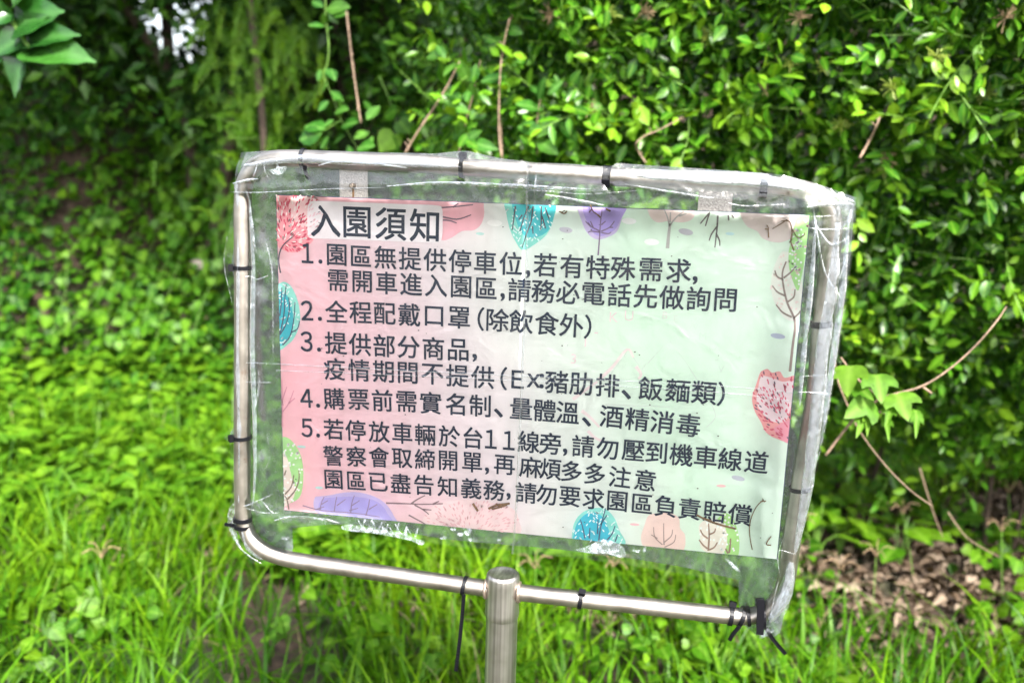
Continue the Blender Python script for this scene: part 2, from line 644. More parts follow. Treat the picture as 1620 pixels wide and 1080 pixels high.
def leaf_mesh(name, tm, Pp, D, Nn, Ln, Wd, tint):
    tv, tf = tm
    n, k = len(Pp), len(tv)
    X, Y, Z = basis(D, Nn)
    Ln = np.asarray(Ln)[:, None, None]
    Wd = np.asarray(Wd)[:, None, None]
    V = Pp[:, None, :] + X[:, None, :] * (tv[None, :, 0:1] * Wd) + Y[:, None, :] * (tv[None, :, 1:2] * Ln) + Z[:, None, :] * (tv[None, :, 2:3] * Ln)
    V = V.reshape(-1, 3)
    lt = np.array([len(f) for f in tf])
    li = np.concatenate([np.array(f) for f in tf])
    LI = (li[None, :] + (np.arange(n) * k)[:, None]).ravel()
    LT = np.tile(lt, n)
    LS = np.concatenate([[0], np.cumsum(LT)[:-1]])
    me = bpy.data.meshes.new(name)
    me.vertices.add(len(V))
    me.vertices.foreach_set('co', V.astype(np.float32).ravel())
    me.loops.add(len(LI))
    me.loops.foreach_set('vertex_index', LI.astype(np.int32))
    me.polygons.add(len(LT))
    me.polygons.foreach_set('loop_start', LS.astype(np.int32))
    me.update(calc_edges=True)
    me.polygons.foreach_set('use_smooth', np.ones(len(LT), bool))
    a = me.attributes.new('tint', 'FLOAT', 'POINT')
    a.data.foreach_set('value', np.repeat(np.asarray(tint, np.float32), k))
    r = me.attributes.new('rib', 'FLOAT', 'POINT')
    r.data.foreach_set('value', np.tile(np.abs(tv[:, 0]).astype(np.float32), n))
    return me


def leaf_cloud(name, tm, Pp, D, Nn, Ln, Wd, tint, material, parent=None, kind='stuff'):
    o = link(name, leaf_mesh(name, tm, Pp, D, Nn, Ln, Wd, tint), parent, material)
    if kind:
        o['kind'] = kind
    return o


_lv = {}


def leaf_variants(key, tm, material, lo=0.0, hi=1.0, n=10):
    if key not in _lv:
        ms = []
        for i in range(n):
            me = leaf_mesh('leaf_' + key, tm, np.zeros((1, 3)), np.array([[0, 1., 0]]), np.array([[0, 0, 1.]]), [1], [1], [lo + (hi - lo) * (i + .5) / n])
            me.materials.append(material)
            ms.append(me)
        _lv[key] = ms
    return _lv[key]


def leaf_obj(key, p, d, nrm, ln, wd, parent, tint=None, name='leaf'):
    ms = _lv[key]
    me = ms[int(min(0.999, max(0, random.random() if tint is None else tint)) * len(ms))]
    d = Vector(d).normalized()
    nrm = Vector(nrm)
    x = d.cross(nrm)
    if x.length < 1e-5:
        x = d.orthogonal()
    x.normalize()
    z = x.cross(d)
    o = bpy.data.objects.new(name, me)
    COL.objects.link(o)
    mw = Matrix(((x.x * wd, d.x * ln, z.x * ln, p[0]), (x.y * wd, d.y * ln, z.y * ln, p[1]), (x.z * wd, d.z * ln, z.z * ln, p[2]), (0, 0, 0, 1)))
    o.parent = parent
    o.matrix_local = world_of(parent).inverted() @ mw
    return o


leaf_variants('vine', OVAL, M['vine'])
leaf_variants('hedge', OVAL, M['hedge'], 0.25, 1.0)
leaf_variants('lobed', LOBED, M['lobed'])
leaf_variants('mulberry', tmpl_fine(), M['mulberry'])
leaf_variants('heart', HEART, M['weed'])
leaf_variants('weed', OVAL, M['weed'])
leaf_variants('creeper', HEART, M['creeper'])


def rnd_unit(n):
    v = rng.normal(size=(n, 3))
    return v / np.linalg.norm(v, axis=1, keepdims=True)


def copy_tree(o, parent=None):
    c = o.copy()
    COL.objects.link(c)
    if parent is not None:
        c.parent = parent
    for ch in list(o.children):
        copy_tree(ch, c)
    return c


# ================================================================== THE SETTING
BANK_H = 2.9
NOTCH = at(290, 45, 5.5).x


def bank(x, y):
    """steep bank behind the grass; foot wanders between 3.1 and 3.6 m"""
    k = min(1, max(0, (x + 0.5) / 0.9))
    foot = 2.45 + 0.7 * k + 0.10 * math.sin(x * 2.7) + 0.06 * math.sin(x * 7)
    t = (y - foot) / (1.55 + 0.5 * k)
    if t <= 0:
        return 0.10 * math.exp(t * 2.0)
    t = min(1, t)
    s_ = t * t * (3 - 2 * t)
    dip = math.exp(-((x - NOTCH + 0.57 * (y - 5.5)) / 0.42) ** 2)
    top = BANK_H - 1.35 * dip
    h = 0.10 + (top - 0.1) * s_
    if y > 6.2:
        h *= max(0.25, 1 - (y - 6.2) / 6)
    return h


def gh(x, y):
    h = bank(x, y)
    if abs(x) < 12 and -6 < y < 12:
        h += 0.035 * noise.noise(Vector((x * 1.3, y * 1.3, 0))) + 0.015 * noise.noise(Vector((x * 5, y * 5, 3)))
    return h


def surf(px, py):
    """where the ray through a photo pixel meets the ground or the bank"""
    d = ray(px, py)
    q = 1.2
    while q < 9:
        c = CAM + d * q
        if c[2] < gh(c[0], c[1]):
            break
        q += 0.02
    return Vector((c[0], c[1], gh(c[0], c[1])))


xs = sorted(set([-400, -200, -100, -50, -25, -15] + [round(-9 + 0.1 * i, 3) for i in range(181)] + [15, 25, 50, 100, 200, 400]))
ys = sorted(set([-400, -200, -100, -50, -20, -8, -4, -2] + [round(-1 + 0.1 * i, 3) for i in range(90)] + [9, 11, 15, 25, 50, 100, 200, 400]))
gv = [(x, y, gh(x, y)) for y in ys for x in xs]
nx = len(xs)
gf = [(j * nx + i, j * nx + i + 1, (j + 1) * nx + i + 1, (j + 1) * nx + i) for j in range(len(ys) - 1) for i in range(nx - 1)]
tag(obj('ground', gv, gf, M['ground'], smooth=True), kind='structure')


# ================================================================== THE SIGN
sign = thing('notice_sign', 'steel tube frame sign with a laminated pink and green notice wrapped in wrinkled clear plastic', 'sign', (S(796, 905).x, 0, 0))
R = 0.0105
ZB = S(796, 933).z

# frame: one bent tube, traced on its own plane
fp = [(790, 933), (740, 926), (650, 913), (548, 898), (480, 888), (445, 881), (417, 870), (398, 853), (388, 833), (384, 805), (383, 700), (384, 560), (384, 420), (384, 330),
      (386, 296), (394, 275), (408, 260), (432, 252), (470, 251), (562, 255), (673, 260), (735, 265), (850, 272), (960, 279), (1087, 287), (1220, 294), (1262, 299),
      (1292, 308), (1310, 325), (1317, 352), (1315, 385), (1307, 455), (1300, 515), (1290, 627), (1276, 710), (1266, 771), (1252, 860), (1244, 915), (1234, 944), (1218, 962), (1196, 972),
      (1168, 974), (1100, 967), (1000, 956), (860, 941), (802, 934)]
mb = MB()
mb.tube(spline([S(x, y) for x, y in fp], 4), R, 20)
mb.build('frame_tube', M['steel_h'], sign, True)
# post and its welded cap
PX = S(796, 905).x
mb = MB()
zt = S(796, 915).z
mb.tube([(PX, 0, -0.25 + (ZB + 0.23) * i / 30) for i in range(31)], 0.0200, 32, False)
mb.build('post', M['steel_v'], sign, True)
mb = MB()
prof = [(-0.036, 0.0206), (-0.030, 0.0217), (-0.026, 0.0213), (0.010, 0.0211), (0.0185, 0.0210), (0.0215, 0.0204), (0.0232, 0.0190), (0.0236, 0.0172), (0.0228, 0.0160), (0.0226, 0.0), (0.0226, 0.0)][:-1]
v, f = [], []
for z, r in prof:
    v += [(PX + r * math.cos(a * math.pi / 16), r * math.sin(a * math.pi / 16), ZB + z) for a in range(32)]
for i in range(len(prof) - 1):
    f += [(i * 32 + a, i * 32 + (a + 1) % 32, (i + 1) * 32 + (a + 1) % 32, (i + 1) * 32 + a) for a in range(32)]
cap = obj('post_cap', v, f, M['steel_v'], sign, True)
mb = MB()
for s_ in (-1, 1):       # weld beads where the bar enters the post
    ring = [(PX + s_ * 0.0212, 0.0118 * math.cos(a), ZB + 0.0118 * math.sin(a)) for a in np.linspace(0, 2 * math.pi, 22)]
    ring = [(x + random.uniform(-.0006, .0006), y, z) for x, y, z in ring]
    mb = MB()
    mb.tube(ring, 0.0022, 6, False)
    mb.build('weld_bead', M['screw'], sign, True)

# the sheet: board and print
quad = [(436, 309), (1281, 341), (1229, 885), (449, 807)]
SW = 0.002      # front of the sheet, metres behind the tube axis plane


def grid_quad(q, nu, nv, w, grow=0.0):
    a, b, c, d = [np.array(S(x, y, 0)) for x, y in q]
    cen = (a + b + c + d) / 4
    a, b, c, d = [p + (p - cen) / np.linalg.norm(p - cen) * grow for p in (a, b, c, d)]
    v = []
    for j in range(nv + 1):
        for i in range(nu + 1):
            s_, t_ = i / nu, j / nv
            p = (a * (1 - s_) + b * s_) * (1 - t_) + (d * (1 - s_) + c * s_) * t_
            v.append((p[0], w, p[2]))
    f = [(j * (nu + 1) + i, j * (nu + 1) + i + 1, (j + 1) * (nu + 1) + i + 1, (j + 1) * (nu + 1) + i)[::-1] for j in range(nv) for i in range(nu)]
    return v, f


v, f = grid_quad(quad, 1, 1, SW + 0.0008, 0.0012)
v2, _ = grid_quad(quad, 1, 1, SW + 0.0045, 0.0012)
b_ = obj('backing_board', v + v2, [(0, 1, 3, 2), (4, 6, 7, 5), (0, 4, 5, 1), (2, 3, 7, 6), (0, 2, 6, 4), (1, 5, 7, 3)], M['board'], sign)
v, f = grid_quad(quad, 24, 16, SW)
sheet = obj('notice_sheet', v, f, M['sheet'], sign)

# mounting plates with screws
for (x0, x1, y0, y1) in ((533, 578, 269, 320), (1106, 1157, 303, 346)):
    a, b = S(x0, y0), S(x1, y1)
    mb = MB()
    c = (a + b) / 2
    mb.box((c.x, SW + 0.0075, c.z), ((b.x - a.x) / 2, 0, 0), (0, 0.0012, 0), (0, 0, (a.z - b.z) / 2))
    pl = mb.build('mounting_plate', M['plate'], sign)
    if x0 < 600:
        sp = S(555, 294)
        mb = MB()
        mb.tube([(sp.x, SW + 0.0064, sp.z), (sp.x, SW + 0.001, sp.z), (sp.x, SW - 0.0005, sp.z)], [0.0035, 0.0035, 0.002], 12)
        mb.build('screw', M['screw'], pl, True)
        mb = MB()
        rp = [(sp.x - 0.0005, SW + 0.0060, sp.z - 0.004), (sp.x, SW + 0.0060, sp.z - 0.016)]
        mb.box((sp.x, SW + 0.0061, sp.z - 0.008), (0.0013, 0, 0), (0, 0.0002, 0), (0, 0, 0.006))
        mb.build('rust_streak', M['bits'], pl)

# ------------------------------------------------------------------ lettering (built-in font)
fc = bpy.data.curves.new('glyphs', 'FONT')
fo = bpy.data.objects.new('glyphs', fc)
COL.objects.link(fo)
fc.resolution_u = 3
_gl = {}


def glyph(ch, off):
    k = (ch, off)
    if k not in _gl:
        fc.body = ch
        fc.offset = off
        bpy.context.view_layer.update()
        dg = bpy.context.evaluated_depsgraph_get()
        me = bpy.data.meshes.new_from_object(fo.evaluated_get(dg))
        vs = np.array([v.co[:2] for v in me.vertices])
        fs = [tuple(p.vertices) for p in me.polygons]
        c = (vs.min(0) + vs.max(0)) / 2
        _gl[k] = (vs - c, fs)
        bpy.data.meshes.remove(me)
    return _gl[k]


WIDE = {'1': '１', '2': '２', '3': '３', '4': '４', '5': '５', 'E': 'Ｅ', 'x': 'ｘ', '(': '（', ')': '）'}


def lettering(text, anchors, ew, eh, off=0.011, label=None, w=0.0006, material=None, narrow=0.86):
    """text = string, anchors = {index: (px, py)}; ew, eh = em size in photo pixels at the line's start"""
    idx = sorted(anchors)
    uv = {i: np.array([S(*anchors[i]).x, S(*anchors[i]).z]) for i in idx}
    small = set(',.、:')
    big = [i for i in idx if text[i] not in small and text[i] != 'x']
    U = np.array([uv[i][0] for i in big])
    Vv = np.array([uv[i][1] for i in big])
    deg = 2 if len(big) > 3 else 1
    pf = np.polyfit(U, Vv, deg)
    dp = np.polyder(pf)
    x0, y0 = anchors[idx[0]]
    ex = (S(x0 + ew, y0) - S(x0, y0)).length
    ez = (S(x0, y0 - eh) - S(x0, y0)).length
    mb = MB()
    for i, ch in enumerate(text):
        if i in uv:
            p = uv[i].copy()
        else:
            a = max(k for k in idx if k < i)
            b = min(k for k in idx if k > i)
            p = uv[a] + (uv[b] - uv[a]) * (i - a) / (b - a)
        if ch not in small and ch != 'x':
            p[1] = np.polyval(pf, p[0])
        sl_ = math.atan(np.polyval(dp, p[0]))
        vs, fs = glyph(WIDE.get(ch, ch), 0)
        sx, sz = ex, ez
        if ch in '12345':
            sx, sz = ex * 0.95, ez * 1.1
        if ch in small:
            sx, sz = ex * 1.25, ez * 1.25
        ca, sa = math.cos(sl_), math.sin(sl_)
        for q, (ox, oy) in enumerate(((-off, -off), (off, off), (-off, off), (off, -off))):
            pts = [(p[0] + ca * (x + ox) * sx - sa * (y + oy) * sz, SW - w - 0.0006 - q * 0.00003, p[1] + sa * (x + ox) * sx + ca * (y + oy) * sz) for x, y in vs]
            mb.add(pts, fs)
    o = mb.build('lettering', material or INK, sheet)
    if label:
        o['label'] = label
    return o


lettering('入園須知', {0: (514.4, 350), 1: (564.3, 352), 2: (618, 354.5), 3: (671, 357)}, 50, 55, 0.012, 'large navy heading line of the notice')
lettering('1.園區無提供停車位,若有特殊需求,', {0: (486, 400.9), 1: (506.5, 414), 2: (532.2, 403), 3: (570.7, 405.7), 9: (808, 416), 10: (835, 434), 11: (862.2, 420.6), 12: (904.4, 421.4), 13: (945.6, 423.3),
          14: (985.8, 424.2), 15: (1029.7, 427), 16: (1073.9, 428.3), 17: (1099.7, 443.6)}, 36, 38)
lettering('需開車進入園區,請務必電話先做詢問', {0: (534.3, 443.9), 6: (769.3, 455.3), 7: (795, 470), 8: (821.6, 457.4), 9: (859.4, 462), 10: (898.3, 463.9), 15: (1105, 472.3), 16: (1147.8, 475)}, 36, 38)
lettering('2.全程配戴口罩(除飲食外)', {0: (485.2, 491), 1: (505.7, 504.4), 2: (531.7, 493.3), 7: (726, 503), 8: (760.5, 504.4), 9: (787, 506.5), 10: (824.2, 508.4), 11: (865, 511.7), 12: (903.9, 515.3), 13: (930, 517.2)}, 36, 37.5)
lettering('3.提供部分商品,', {0: (484.4, 540.2), 1: (504.3, 553), 2: (530.9, 542.9), 7: (724.7, 553.5), 8: (750.7, 566)}, 36, 37.5)
lettering('疫情期間不提供(Ex:豬肋排、飯麵類)', {0: (528.6, 583.9), 1: (567.5, 586.7), 6: (763.3, 596.4), 7: (796.7, 597.5), 8: (818.9, 598.4), 9: (843.9, 602.2), 10: (856.8, 602.7), 11: (880.7, 603.2), 12: (919, 608),
          13: (961, 611.9), 14: (990.6, 624.2), 15: (1028.9, 618), 16: (1072, 619.3), 17: (1114, 620.5), 18: (1141.2, 620.8)}, 36, 37)
lettering('4.購票前需實名制、量體溫、酒精消毒', {0: (484.2, 628.9), 1: (502.8, 641.7), 2: (527.8, 631.7), 3: (566.7, 633.9), 8: (759.2, 640.8), 9: (788.3, 653.3), 10: (824.4, 643.6), 11: (861.7, 648.9), 12: (898, 653.8),
          13: (927.7, 667.4), 14: (967.2, 662.5), 15: (1007.9, 666.2), 16: (1047.4, 667.4), 17: (1089.4, 669.9)}, 35, 36)
lettering('5.若停放車輛於台11線旁,請勿壓到機車線道', {0: (485, 677), 1: (502.8, 688.9), 2: (527.2, 681), 3: (562, 681.7), 4: (599.4, 682.5), 5: (636, 685.3), 6: (672.2, 688), 7: (710.6, 689.4), 8: (748, 692.2),
          9: (776.5, 691.4), 10: (805, 692.2), 11: (836, 698), 12: (870.3, 701.4), 13: (893.9, 715.3), 14: (922.2, 708.3), 15: (960.6, 712.5), 16: (1001.4, 717), 17: (1038.3, 719.4), 18: (1077.8, 720), 19: (1116.7, 721.7),
          20: (1155.6, 724.6), 21: (1197.2, 728.3)}, 33.5, 35)
lettering('警察會取締開單,再麻煩多多注意', {0: (526.7, 719.4), 1: (563.3, 722.2), 2: (599.4, 724), 3: (635.6, 726), 4: (671.7, 727.8), 5: (708.6, 728.9), 6: (746.7, 732.5), 7: (770.3, 745), 8: (798, 733.9), 9: (838.9, 737.5),
          10: (870.8, 741), 11: (904.2, 745), 12: (941, 751), 13: (980.6, 755.6), 14: (1020.8, 759.7)}, 33, 34)
lettering('園區已盡告知義務,請勿要求園區負責賠償', {0: (527.2, 758), 1: (563.3, 761.2), 2: (598, 763), 3: (633.3, 765.8), 4: (670.3, 767.8), 5: (707.2, 769.4), 6: (745.3, 771.4), 7: (781.4, 773.5), 8: (804.4, 785.3), 9: (832, 777.8),
          10: (863.9, 781.6), 11: (901.4, 786), 12: (938.9, 790.3), 13: (976.4, 794.4), 14: (1016, 798.6), 15: (1052.8, 802.2), 16: (1091, 805), 17: (1130.6, 808.3), 18: (1170.8, 812.5)}, 33, 33.5)

# ------------------------------------------------------------------ printed pictures round the edge
LAY = 0.00012
SHEET_Q = [S(x, y) for x, y in quad]
SQ = [(p.x, p.z) for p in SHEET_Q]


def clip_poly(poly):
    """clip a polygon of (x,z) to the sheet"""
    out = poly
    for k in range(4):
        ax, az = SQ[k]
        bx, bz = SQ[(k + 1) % 4]

        def side(p):
            return (bx - ax) * (p[1] - az) - (bz - az) * (p[0] - ax)
        new = []
        for i in range(len(out)):
            p, q = out[i], out[(i + 1) % len(out)]
            sp_, sq_ = side(p), side(q)
            if sp_ <= 0:
                new.append(p)
            if (sp_ < 0 < sq_) or (sq_ < 0 < sp_):
                t_ = sp_ / (sp_ - sq_)
                new.append((p[0] + (q[0] - p[0]) * t_, p[1] + (q[1] - p[1]) * t_))
        out = new
        if len(out) < 3:
            return []
    return out


def blob(pts, layer, closed=True):
    """smooth closed outline from pixel points -> fan-able ngon on the sheet"""
    q = [S(x, y) for x, y in pts]
    ring = spline(q + [q[0], q[1]], 5)[:len(q) * 5 + 0]
    poly = clip_poly([(p.x, p.z) for p in ring])
    if len(poly) < 3:
        return [], []
    vs = [Vector((x, z, 0)) for x, z in poly]
    tri = geometry.tessellate_polygon([vs])
    return [(p.x, SW - layer * LAY, p.y) for p in vs], [tuple(t_) for t_ in tri]


def inside(x, z):
    for k in range(4):
        ax, az = SQ[k]
        bx, bz = SQ[(k + 1) % 4]
        if (bx - ax) * (z - az) - (bz - az) * (x - ax) > 0:
            return False
    return True


def strokes(lines, width, layer, mb=None):
    """flat printed pen strokes, width in photo pixels"""
    mb = mb or MB()
    for ln in lines:
        pts = spline([S(x, y) for x, y in ln], 4)
        pts = [p for p in pts if inside(p.x, p.z)]
        if len(pts) < 2:
            continue
        n = len(pts)
        v = []
        for i, p in enumerate(pts):
            d = pts[min(i + 1, n - 1)] - pts[max(i - 1, 0)]
            d.normalize()
            s_ = Vector((-d.z, 0, d.x))
            hw = width / 1360 / 2 * (1 - 0.45 * i / n)
            v += [(p.x + s_.x * hw, SW - layer * LAY, p.z + s_.z * hw), (p.x - s_.x * hw, SW - layer * LAY, p.z - s_.z * hw)]
        mb.add(v, [(2 * i, 2 * i + 2, 2 * i + 3, 2 * i + 1) for i in range(n - 1)])
    return mb


def dashes(poly, n, ln, wd, layer, ang=None, mb=None, dots=False):
    mb = mb or MB()
    px_ = [p[0] for p in poly]
    py_ = [p[1] for p in poly]
    c = 0
    tries = 0
    while c < n and tries < n * 30:
        tries += 1
        x, y = random.uniform(min(px_), max(px_)), random.uniform(min(py_), max(py_))
        k = 0
        for i in range(len(poly)):
            a, b = poly[i], poly[(i + 1) % len(poly)]
            if (a[1] > y) != (b[1] > y) and x < (b[0] - a[0]) * (y - a[1]) / (b[1] - a[1]) + a[0]:
                k ^= 1
        p = S(x, y)
        if not k or not inside(p.x, p.z):
            continue
        a_ = random.uniform(0, math.pi) if ang is None else ang(x, y) + random.uniform(-.2, .2)
        dx, dy = math.cos(a_) * ln / 2, math.sin(a_) * ln / 2
        ox, oy = -math.sin(a_) * wd / 2, math.cos(a_) * wd / 2
        m6 = [(x - dx, y - dy), (x - dx * .3 + ox, y - dy * .3 + oy), (x + dx * .6 + ox, y + dy * .6 + oy), (x + dx, y + dy), (x + dx * .6 - ox, y + dy * .6 - oy), (x - dx * .3 - ox, y - dy * .3 - oy)]
        v = []
        for (a, b) in m6:
            q = S(a, b)
            v.append((q.x, SW - layer * LAY, q.z))
        mb.add(v, [(0, 1, 2, 3, 4, 5)])
        c += 1
    return mb


def printed(name, label, layers):
    """one printed picture = part root (crown) with the other inks as one mesh each joined by material slots"""
    verts, faces, mi, mats = [], [], [], []
    for m_, v, f in layers:
        if not v:
            continue
        if m_ not in mats:
            mats.append(m_)
        b = len(verts)
        verts += [tuple(x) for x in v]
        faces += [tuple(i + b for i in q) for q in f]
        mi += [mats.index(m_)] * len(f)
    if not faces:
        return
    me = pymesh(name, verts, faces)
    for m_ in mats:
        me.materials.append(m_)
    me.polygons.foreach_set('material_index', mi)
    o = link(name, me, sheet)
    if label:
        o['label'] = label
    return o


def B(col, pts, layer):
    v, f = blob(pts, layer)
    return (P(*col), v, f)


def K(col, lines, width, layer):
    m_ = strokes(lines, width, layer)
    return (P(*col), m_.v, m_.f)


def Dh(col, poly, n, ln, wd, layer, ang=None):
    m_ = dashes(poly, n, ln, wd, layer, ang)
    return (P(*col), m_.v, m_.f)


def ell(x, y, a, b, sl_=0.06, n=10):
    return [(x + a * math.cos(2 * math.pi * i / n), y + b * math.sin(2 * math.pi * i / n) + a * math.cos(2 * math.pi * i / n) * sl_) for i in range(n)]


BROWN, DARK, GREYB = (112, 88, 92), (60, 52, 66), (150, 145, 150)
# coral tree, top left
cp = [(434, 307), (470, 305), (500, 313), (508, 335), (503, 362), (490, 386), (468, 399), (448, 396), (436, 380)]
rad = lambda cx, cy: (lambda x, y: math.atan2(y - cy, x - cx))
printed('printed_tree', 'coral dashed tree in the top left corner of the print', [
    B((244, 150, 160), cp, 1), B((248, 200, 200), [(462, 312), (498, 314), (506, 335), (500, 352), (478, 360), (462, 345), (456, 326)], 2),
    Dh((226, 66, 96), cp, 150, 6.5, 2.2, 3, rad(447, 385)), Dh((252, 232, 228), cp, 60, 7, 2.2, 4, rad(447, 385)), Dh((90, 60, 62), cp, 14, 6, 1.8, 5, rad(447, 385)),
    K(DARK, [[(443, 432), (440, 410), (446, 390), (462, 375)]], 3.0, 6)])
# pink strip and cloud at the top
printed('printed_cloud', 'pale pink cloud with dark branches beside the heading', [
    B((244, 176, 186), [(497, 305), (640, 308), (750, 315), (765, 330), (762, 352), (750, 364), (730, 366), (714, 376), (698, 380), (690, 360), (640, 330), (560, 322), (500, 318)], 1),
    K((92, 76, 92), [[(655, 325), (690, 329), (748, 324)], [(695, 342), (722, 347), (745, 340)], [(695, 348), (710, 349), (722, 353)], [(716, 328), (727, 320)]], 2.6, 5)])
printed('title_patch', 'pale rounded patch behind the heading', [
    B((246, 238, 240), [(486, 330), (489, 321), (500, 318), (560, 320), (640, 323), (690, 325), (699, 331), (700, 350), (699, 375), (694, 383), (680, 384), (600, 381), (520, 378), (492, 377), (486, 366)], 7), Dh((240, 196, 204), [(487, 322), (512, 320), (510, 345), (504, 374), (490, 374)], 26, 6, 2.0, 8, rad(447, 385)), Dh((150, 132, 140), [(487, 322), (508, 320), (504, 374), (490, 374)], 3, 5, 1.6, 8)])
# teal tree, top
tp = [(800, 318), (840, 318), (877, 322), (876, 345), (868, 366), (855, 380), (828, 396), (815, 382), (806, 362), (801, 340)]
tq = [(812, 318), (850, 318), (878, 322), (875, 345), (866, 366), (846, 376), (826, 370), (815, 345)]
printed('printed_tree', 'teal tree with white flecks hanging at the top edge of the print', [
    B((120, 212, 196), tp, 1), B((38, 178, 186), tq, 2), Dh((232, 250, 246), tp, 60, 5.5, 1.9, 3, lambda x, y: 2.2 if int(x / 9) % 2 else 0.9),
    K((58, 60, 76), [[(843, 326), (840, 350), (832, 372), (826, 392)], [(836, 326), (830, 340), (822, 366)], [(815, 326), (812, 350), (810, 364)], [(856, 326), (856, 350), (855, 364)],
                     [(862, 328), (866, 340), (869, 348)], [(842, 358), (843, 370)], [(857, 342), (863, 362)], [(826, 340), (820, 348)]], 2.6, 4)])
# purple tree, top
pp = [(914, 320), (950, 322), (990, 324), (984, 345), (976, 366), (962, 375), (945, 379), (930, 370), (920, 350)]
printed('printed_tree', 'purple tree with a thin trunk at the top edge of the print', [
    B((196, 176, 222), pp, 1), B((166, 142, 220), [(924, 322), (988, 324), (982, 346), (972, 364), (950, 374), (934, 362)], 2),
    K((116, 90, 124), [[(946, 404), (948, 380), (950, 350), (953, 328)], [(950, 368), (936, 366), (930, 368)], [(949, 366), (934, 358), (926, 350)], [(934, 358), (930, 352)], [(938, 360), (934, 350)],
                       [(951, 366), (964, 360), (972, 350)], [(964, 360), (970, 360)], [(951, 356), (958, 350)], [(951, 368), (962, 370), (967, 367)]], 2.4, 3)])
# peach tree
printed('printed_tree', 'pale peach round tree with a grey forked trunk at the top edge', [
    B((232, 208, 202), [(1027, 326), (1060, 328), (1097, 332), (1096, 346), (1080, 352), (1058, 350), (1040, 352), (1028, 342)], 1),
    K((168, 164, 160), [[(1056, 393), (1058, 370), (1060, 354)]], 5.5, 3),
    K((168, 160, 158), [[(1059, 358), (1056, 344), (1050, 330)], [(1060, 356), (1070, 344), (1085, 332)], [(1060, 352), (1061, 332)], [(1074, 342), (1086, 338)]], 2.6, 3)])
printed('printed_tree', 'bare dark upside-down branches at the top edge of the print', [
    K((92, 84, 84), [[(1136, 330), (1135, 355), (1133, 375), (1131, 392)], [(1135, 358), (1126, 370), (1122, 381)], [(1133, 370), (1138, 380), (1139, 389)], [(1127, 332), (1118, 342), (1108, 354)], [(1122, 338), (1116, 358)],
                     [(1152, 332), (1153, 349)], [(1154, 334), (1161, 345)]], 2.8, 3)])
printed('printed_cloud', 'pale rose cloud in the top right corner of the print', [
    B((226, 206, 204), [(1172, 330), (1215, 334), (1262, 338), (1266, 360), (1254, 376), (1232, 384), (1208, 378), (1198, 366), (1180, 356)], 1)])
# right column
gp = [(1262, 344), (1290, 344), (1276, 400), (1268, 440), (1262, 460), (1250, 430), (1248, 400), (1254, 374)]
printed('printed_tree', 'green dotted tree at the right edge of the print', [
    B((160, 222, 128), gp, 2), Dh((250, 252, 250), gp, 46, 3.6, 3.4, 3), Dh((236, 196, 190), gp, 10, 6, 3, 3)])
wp = [(1238, 398), (1252, 402), (1262, 425), (1270, 455), (1268, 490), (1258, 508), (1240, 502), (1226, 480), (1220, 455), (1224, 425)]
printed('printed_tree', 'white round tree with brown branches at the right edge', [
    B((232, 232, 222), wp, 1), Dh((240, 214, 208), wp, 34, 5, 2.6, 2), 
    K((132, 112, 104), [[(1250, 588), (1254, 550), (1258, 510), (1246, 480), (1240, 455), (1238, 432), (1244, 414)]], 4.0, 4),
    K((132, 112, 104), [[(1239, 442), (1230, 438), (1226, 428)], [(1240, 440), (1250, 432), (1256, 426)], [(1242, 468), (1230, 462), (1222, 452)], [(1246, 478), (1256, 470), (1258, 458)],
                        [(1253, 502), (1238, 494), (1228, 482)], [(1255, 504), (1264, 496), (1268, 488)]], 3.0, 4)])
rp_ = [(1204, 588), (1214, 584), (1222, 590), (1234, 588), (1242, 598), (1262, 598), (1256, 650), (1250, 696), (1228, 694), (1212, 684), (1204, 668), (1194, 650), (1190, 630), (1196, 610)]
printed('printed_tree', 'coral dashed tree at the right edge of the print', [
    B((240, 150, 150), rp_, 1), B((240, 214, 220), [(1206, 594), (1222, 598), (1238, 604), (1258, 606), (1250, 650), (1240, 668), (1216, 664), (1198, 640), (1200, 612)], 2),
    Dh((216, 74, 104), rp_, 120, 6, 2.2, 3, rad(1262, 700)), Dh((76, 60, 80), rp_, 18, 6, 2.0, 4, rad(1262, 700)),
    B((236, 140, 160), [(1226, 676), (1256, 664), (1252, 700), (1234, 694)], 2)])
# left column
lp = [(436, 452), (448, 446), (460, 454), (470, 476), (474, 505), (468, 528), (456, 544), (436, 548)]
printed('printed_tree', 'teal tree with white flecks at the left edge of the print', [
    B((128, 220, 200), lp, 1), B((26, 176, 192), [(436, 462), (448, 462), (458, 478), (463, 505), (458, 530), (436, 546)], 2), Dh((232, 250, 248), lp, 48, 5, 1.9, 3, lambda x, y: -0.9 if int(y / 9) % 2 else 0.6),
    K((40, 56, 84), [[(442, 528), (448, 500), (450, 470), (452, 450)], [(442, 530), (452, 512), (457, 490), (456, 470)], [(446, 546), (458, 532), (464, 505), (466, 478)], [(442, 500), (444, 480), (445, 455)],
                     [(460, 526), (470, 520), (473, 508)]], 2.4, 4)])
printed('printed_tree', 'bare pink sapling at the left edge of the print', [
    K((206, 130, 150), [[(446, 676), (446, 650), (446, 640), (445, 600)], [(446, 652), (456, 638), (464, 618)], [(447, 642), (444, 626), (441, 610)], [(446, 632), (453, 612)], [(456, 638), (466, 630)]], 2.4, 3)])
ggp = [(436, 694), (452, 692), (466, 704), (476, 725), (479, 755), (474, 785), (458, 796), (440, 796)]
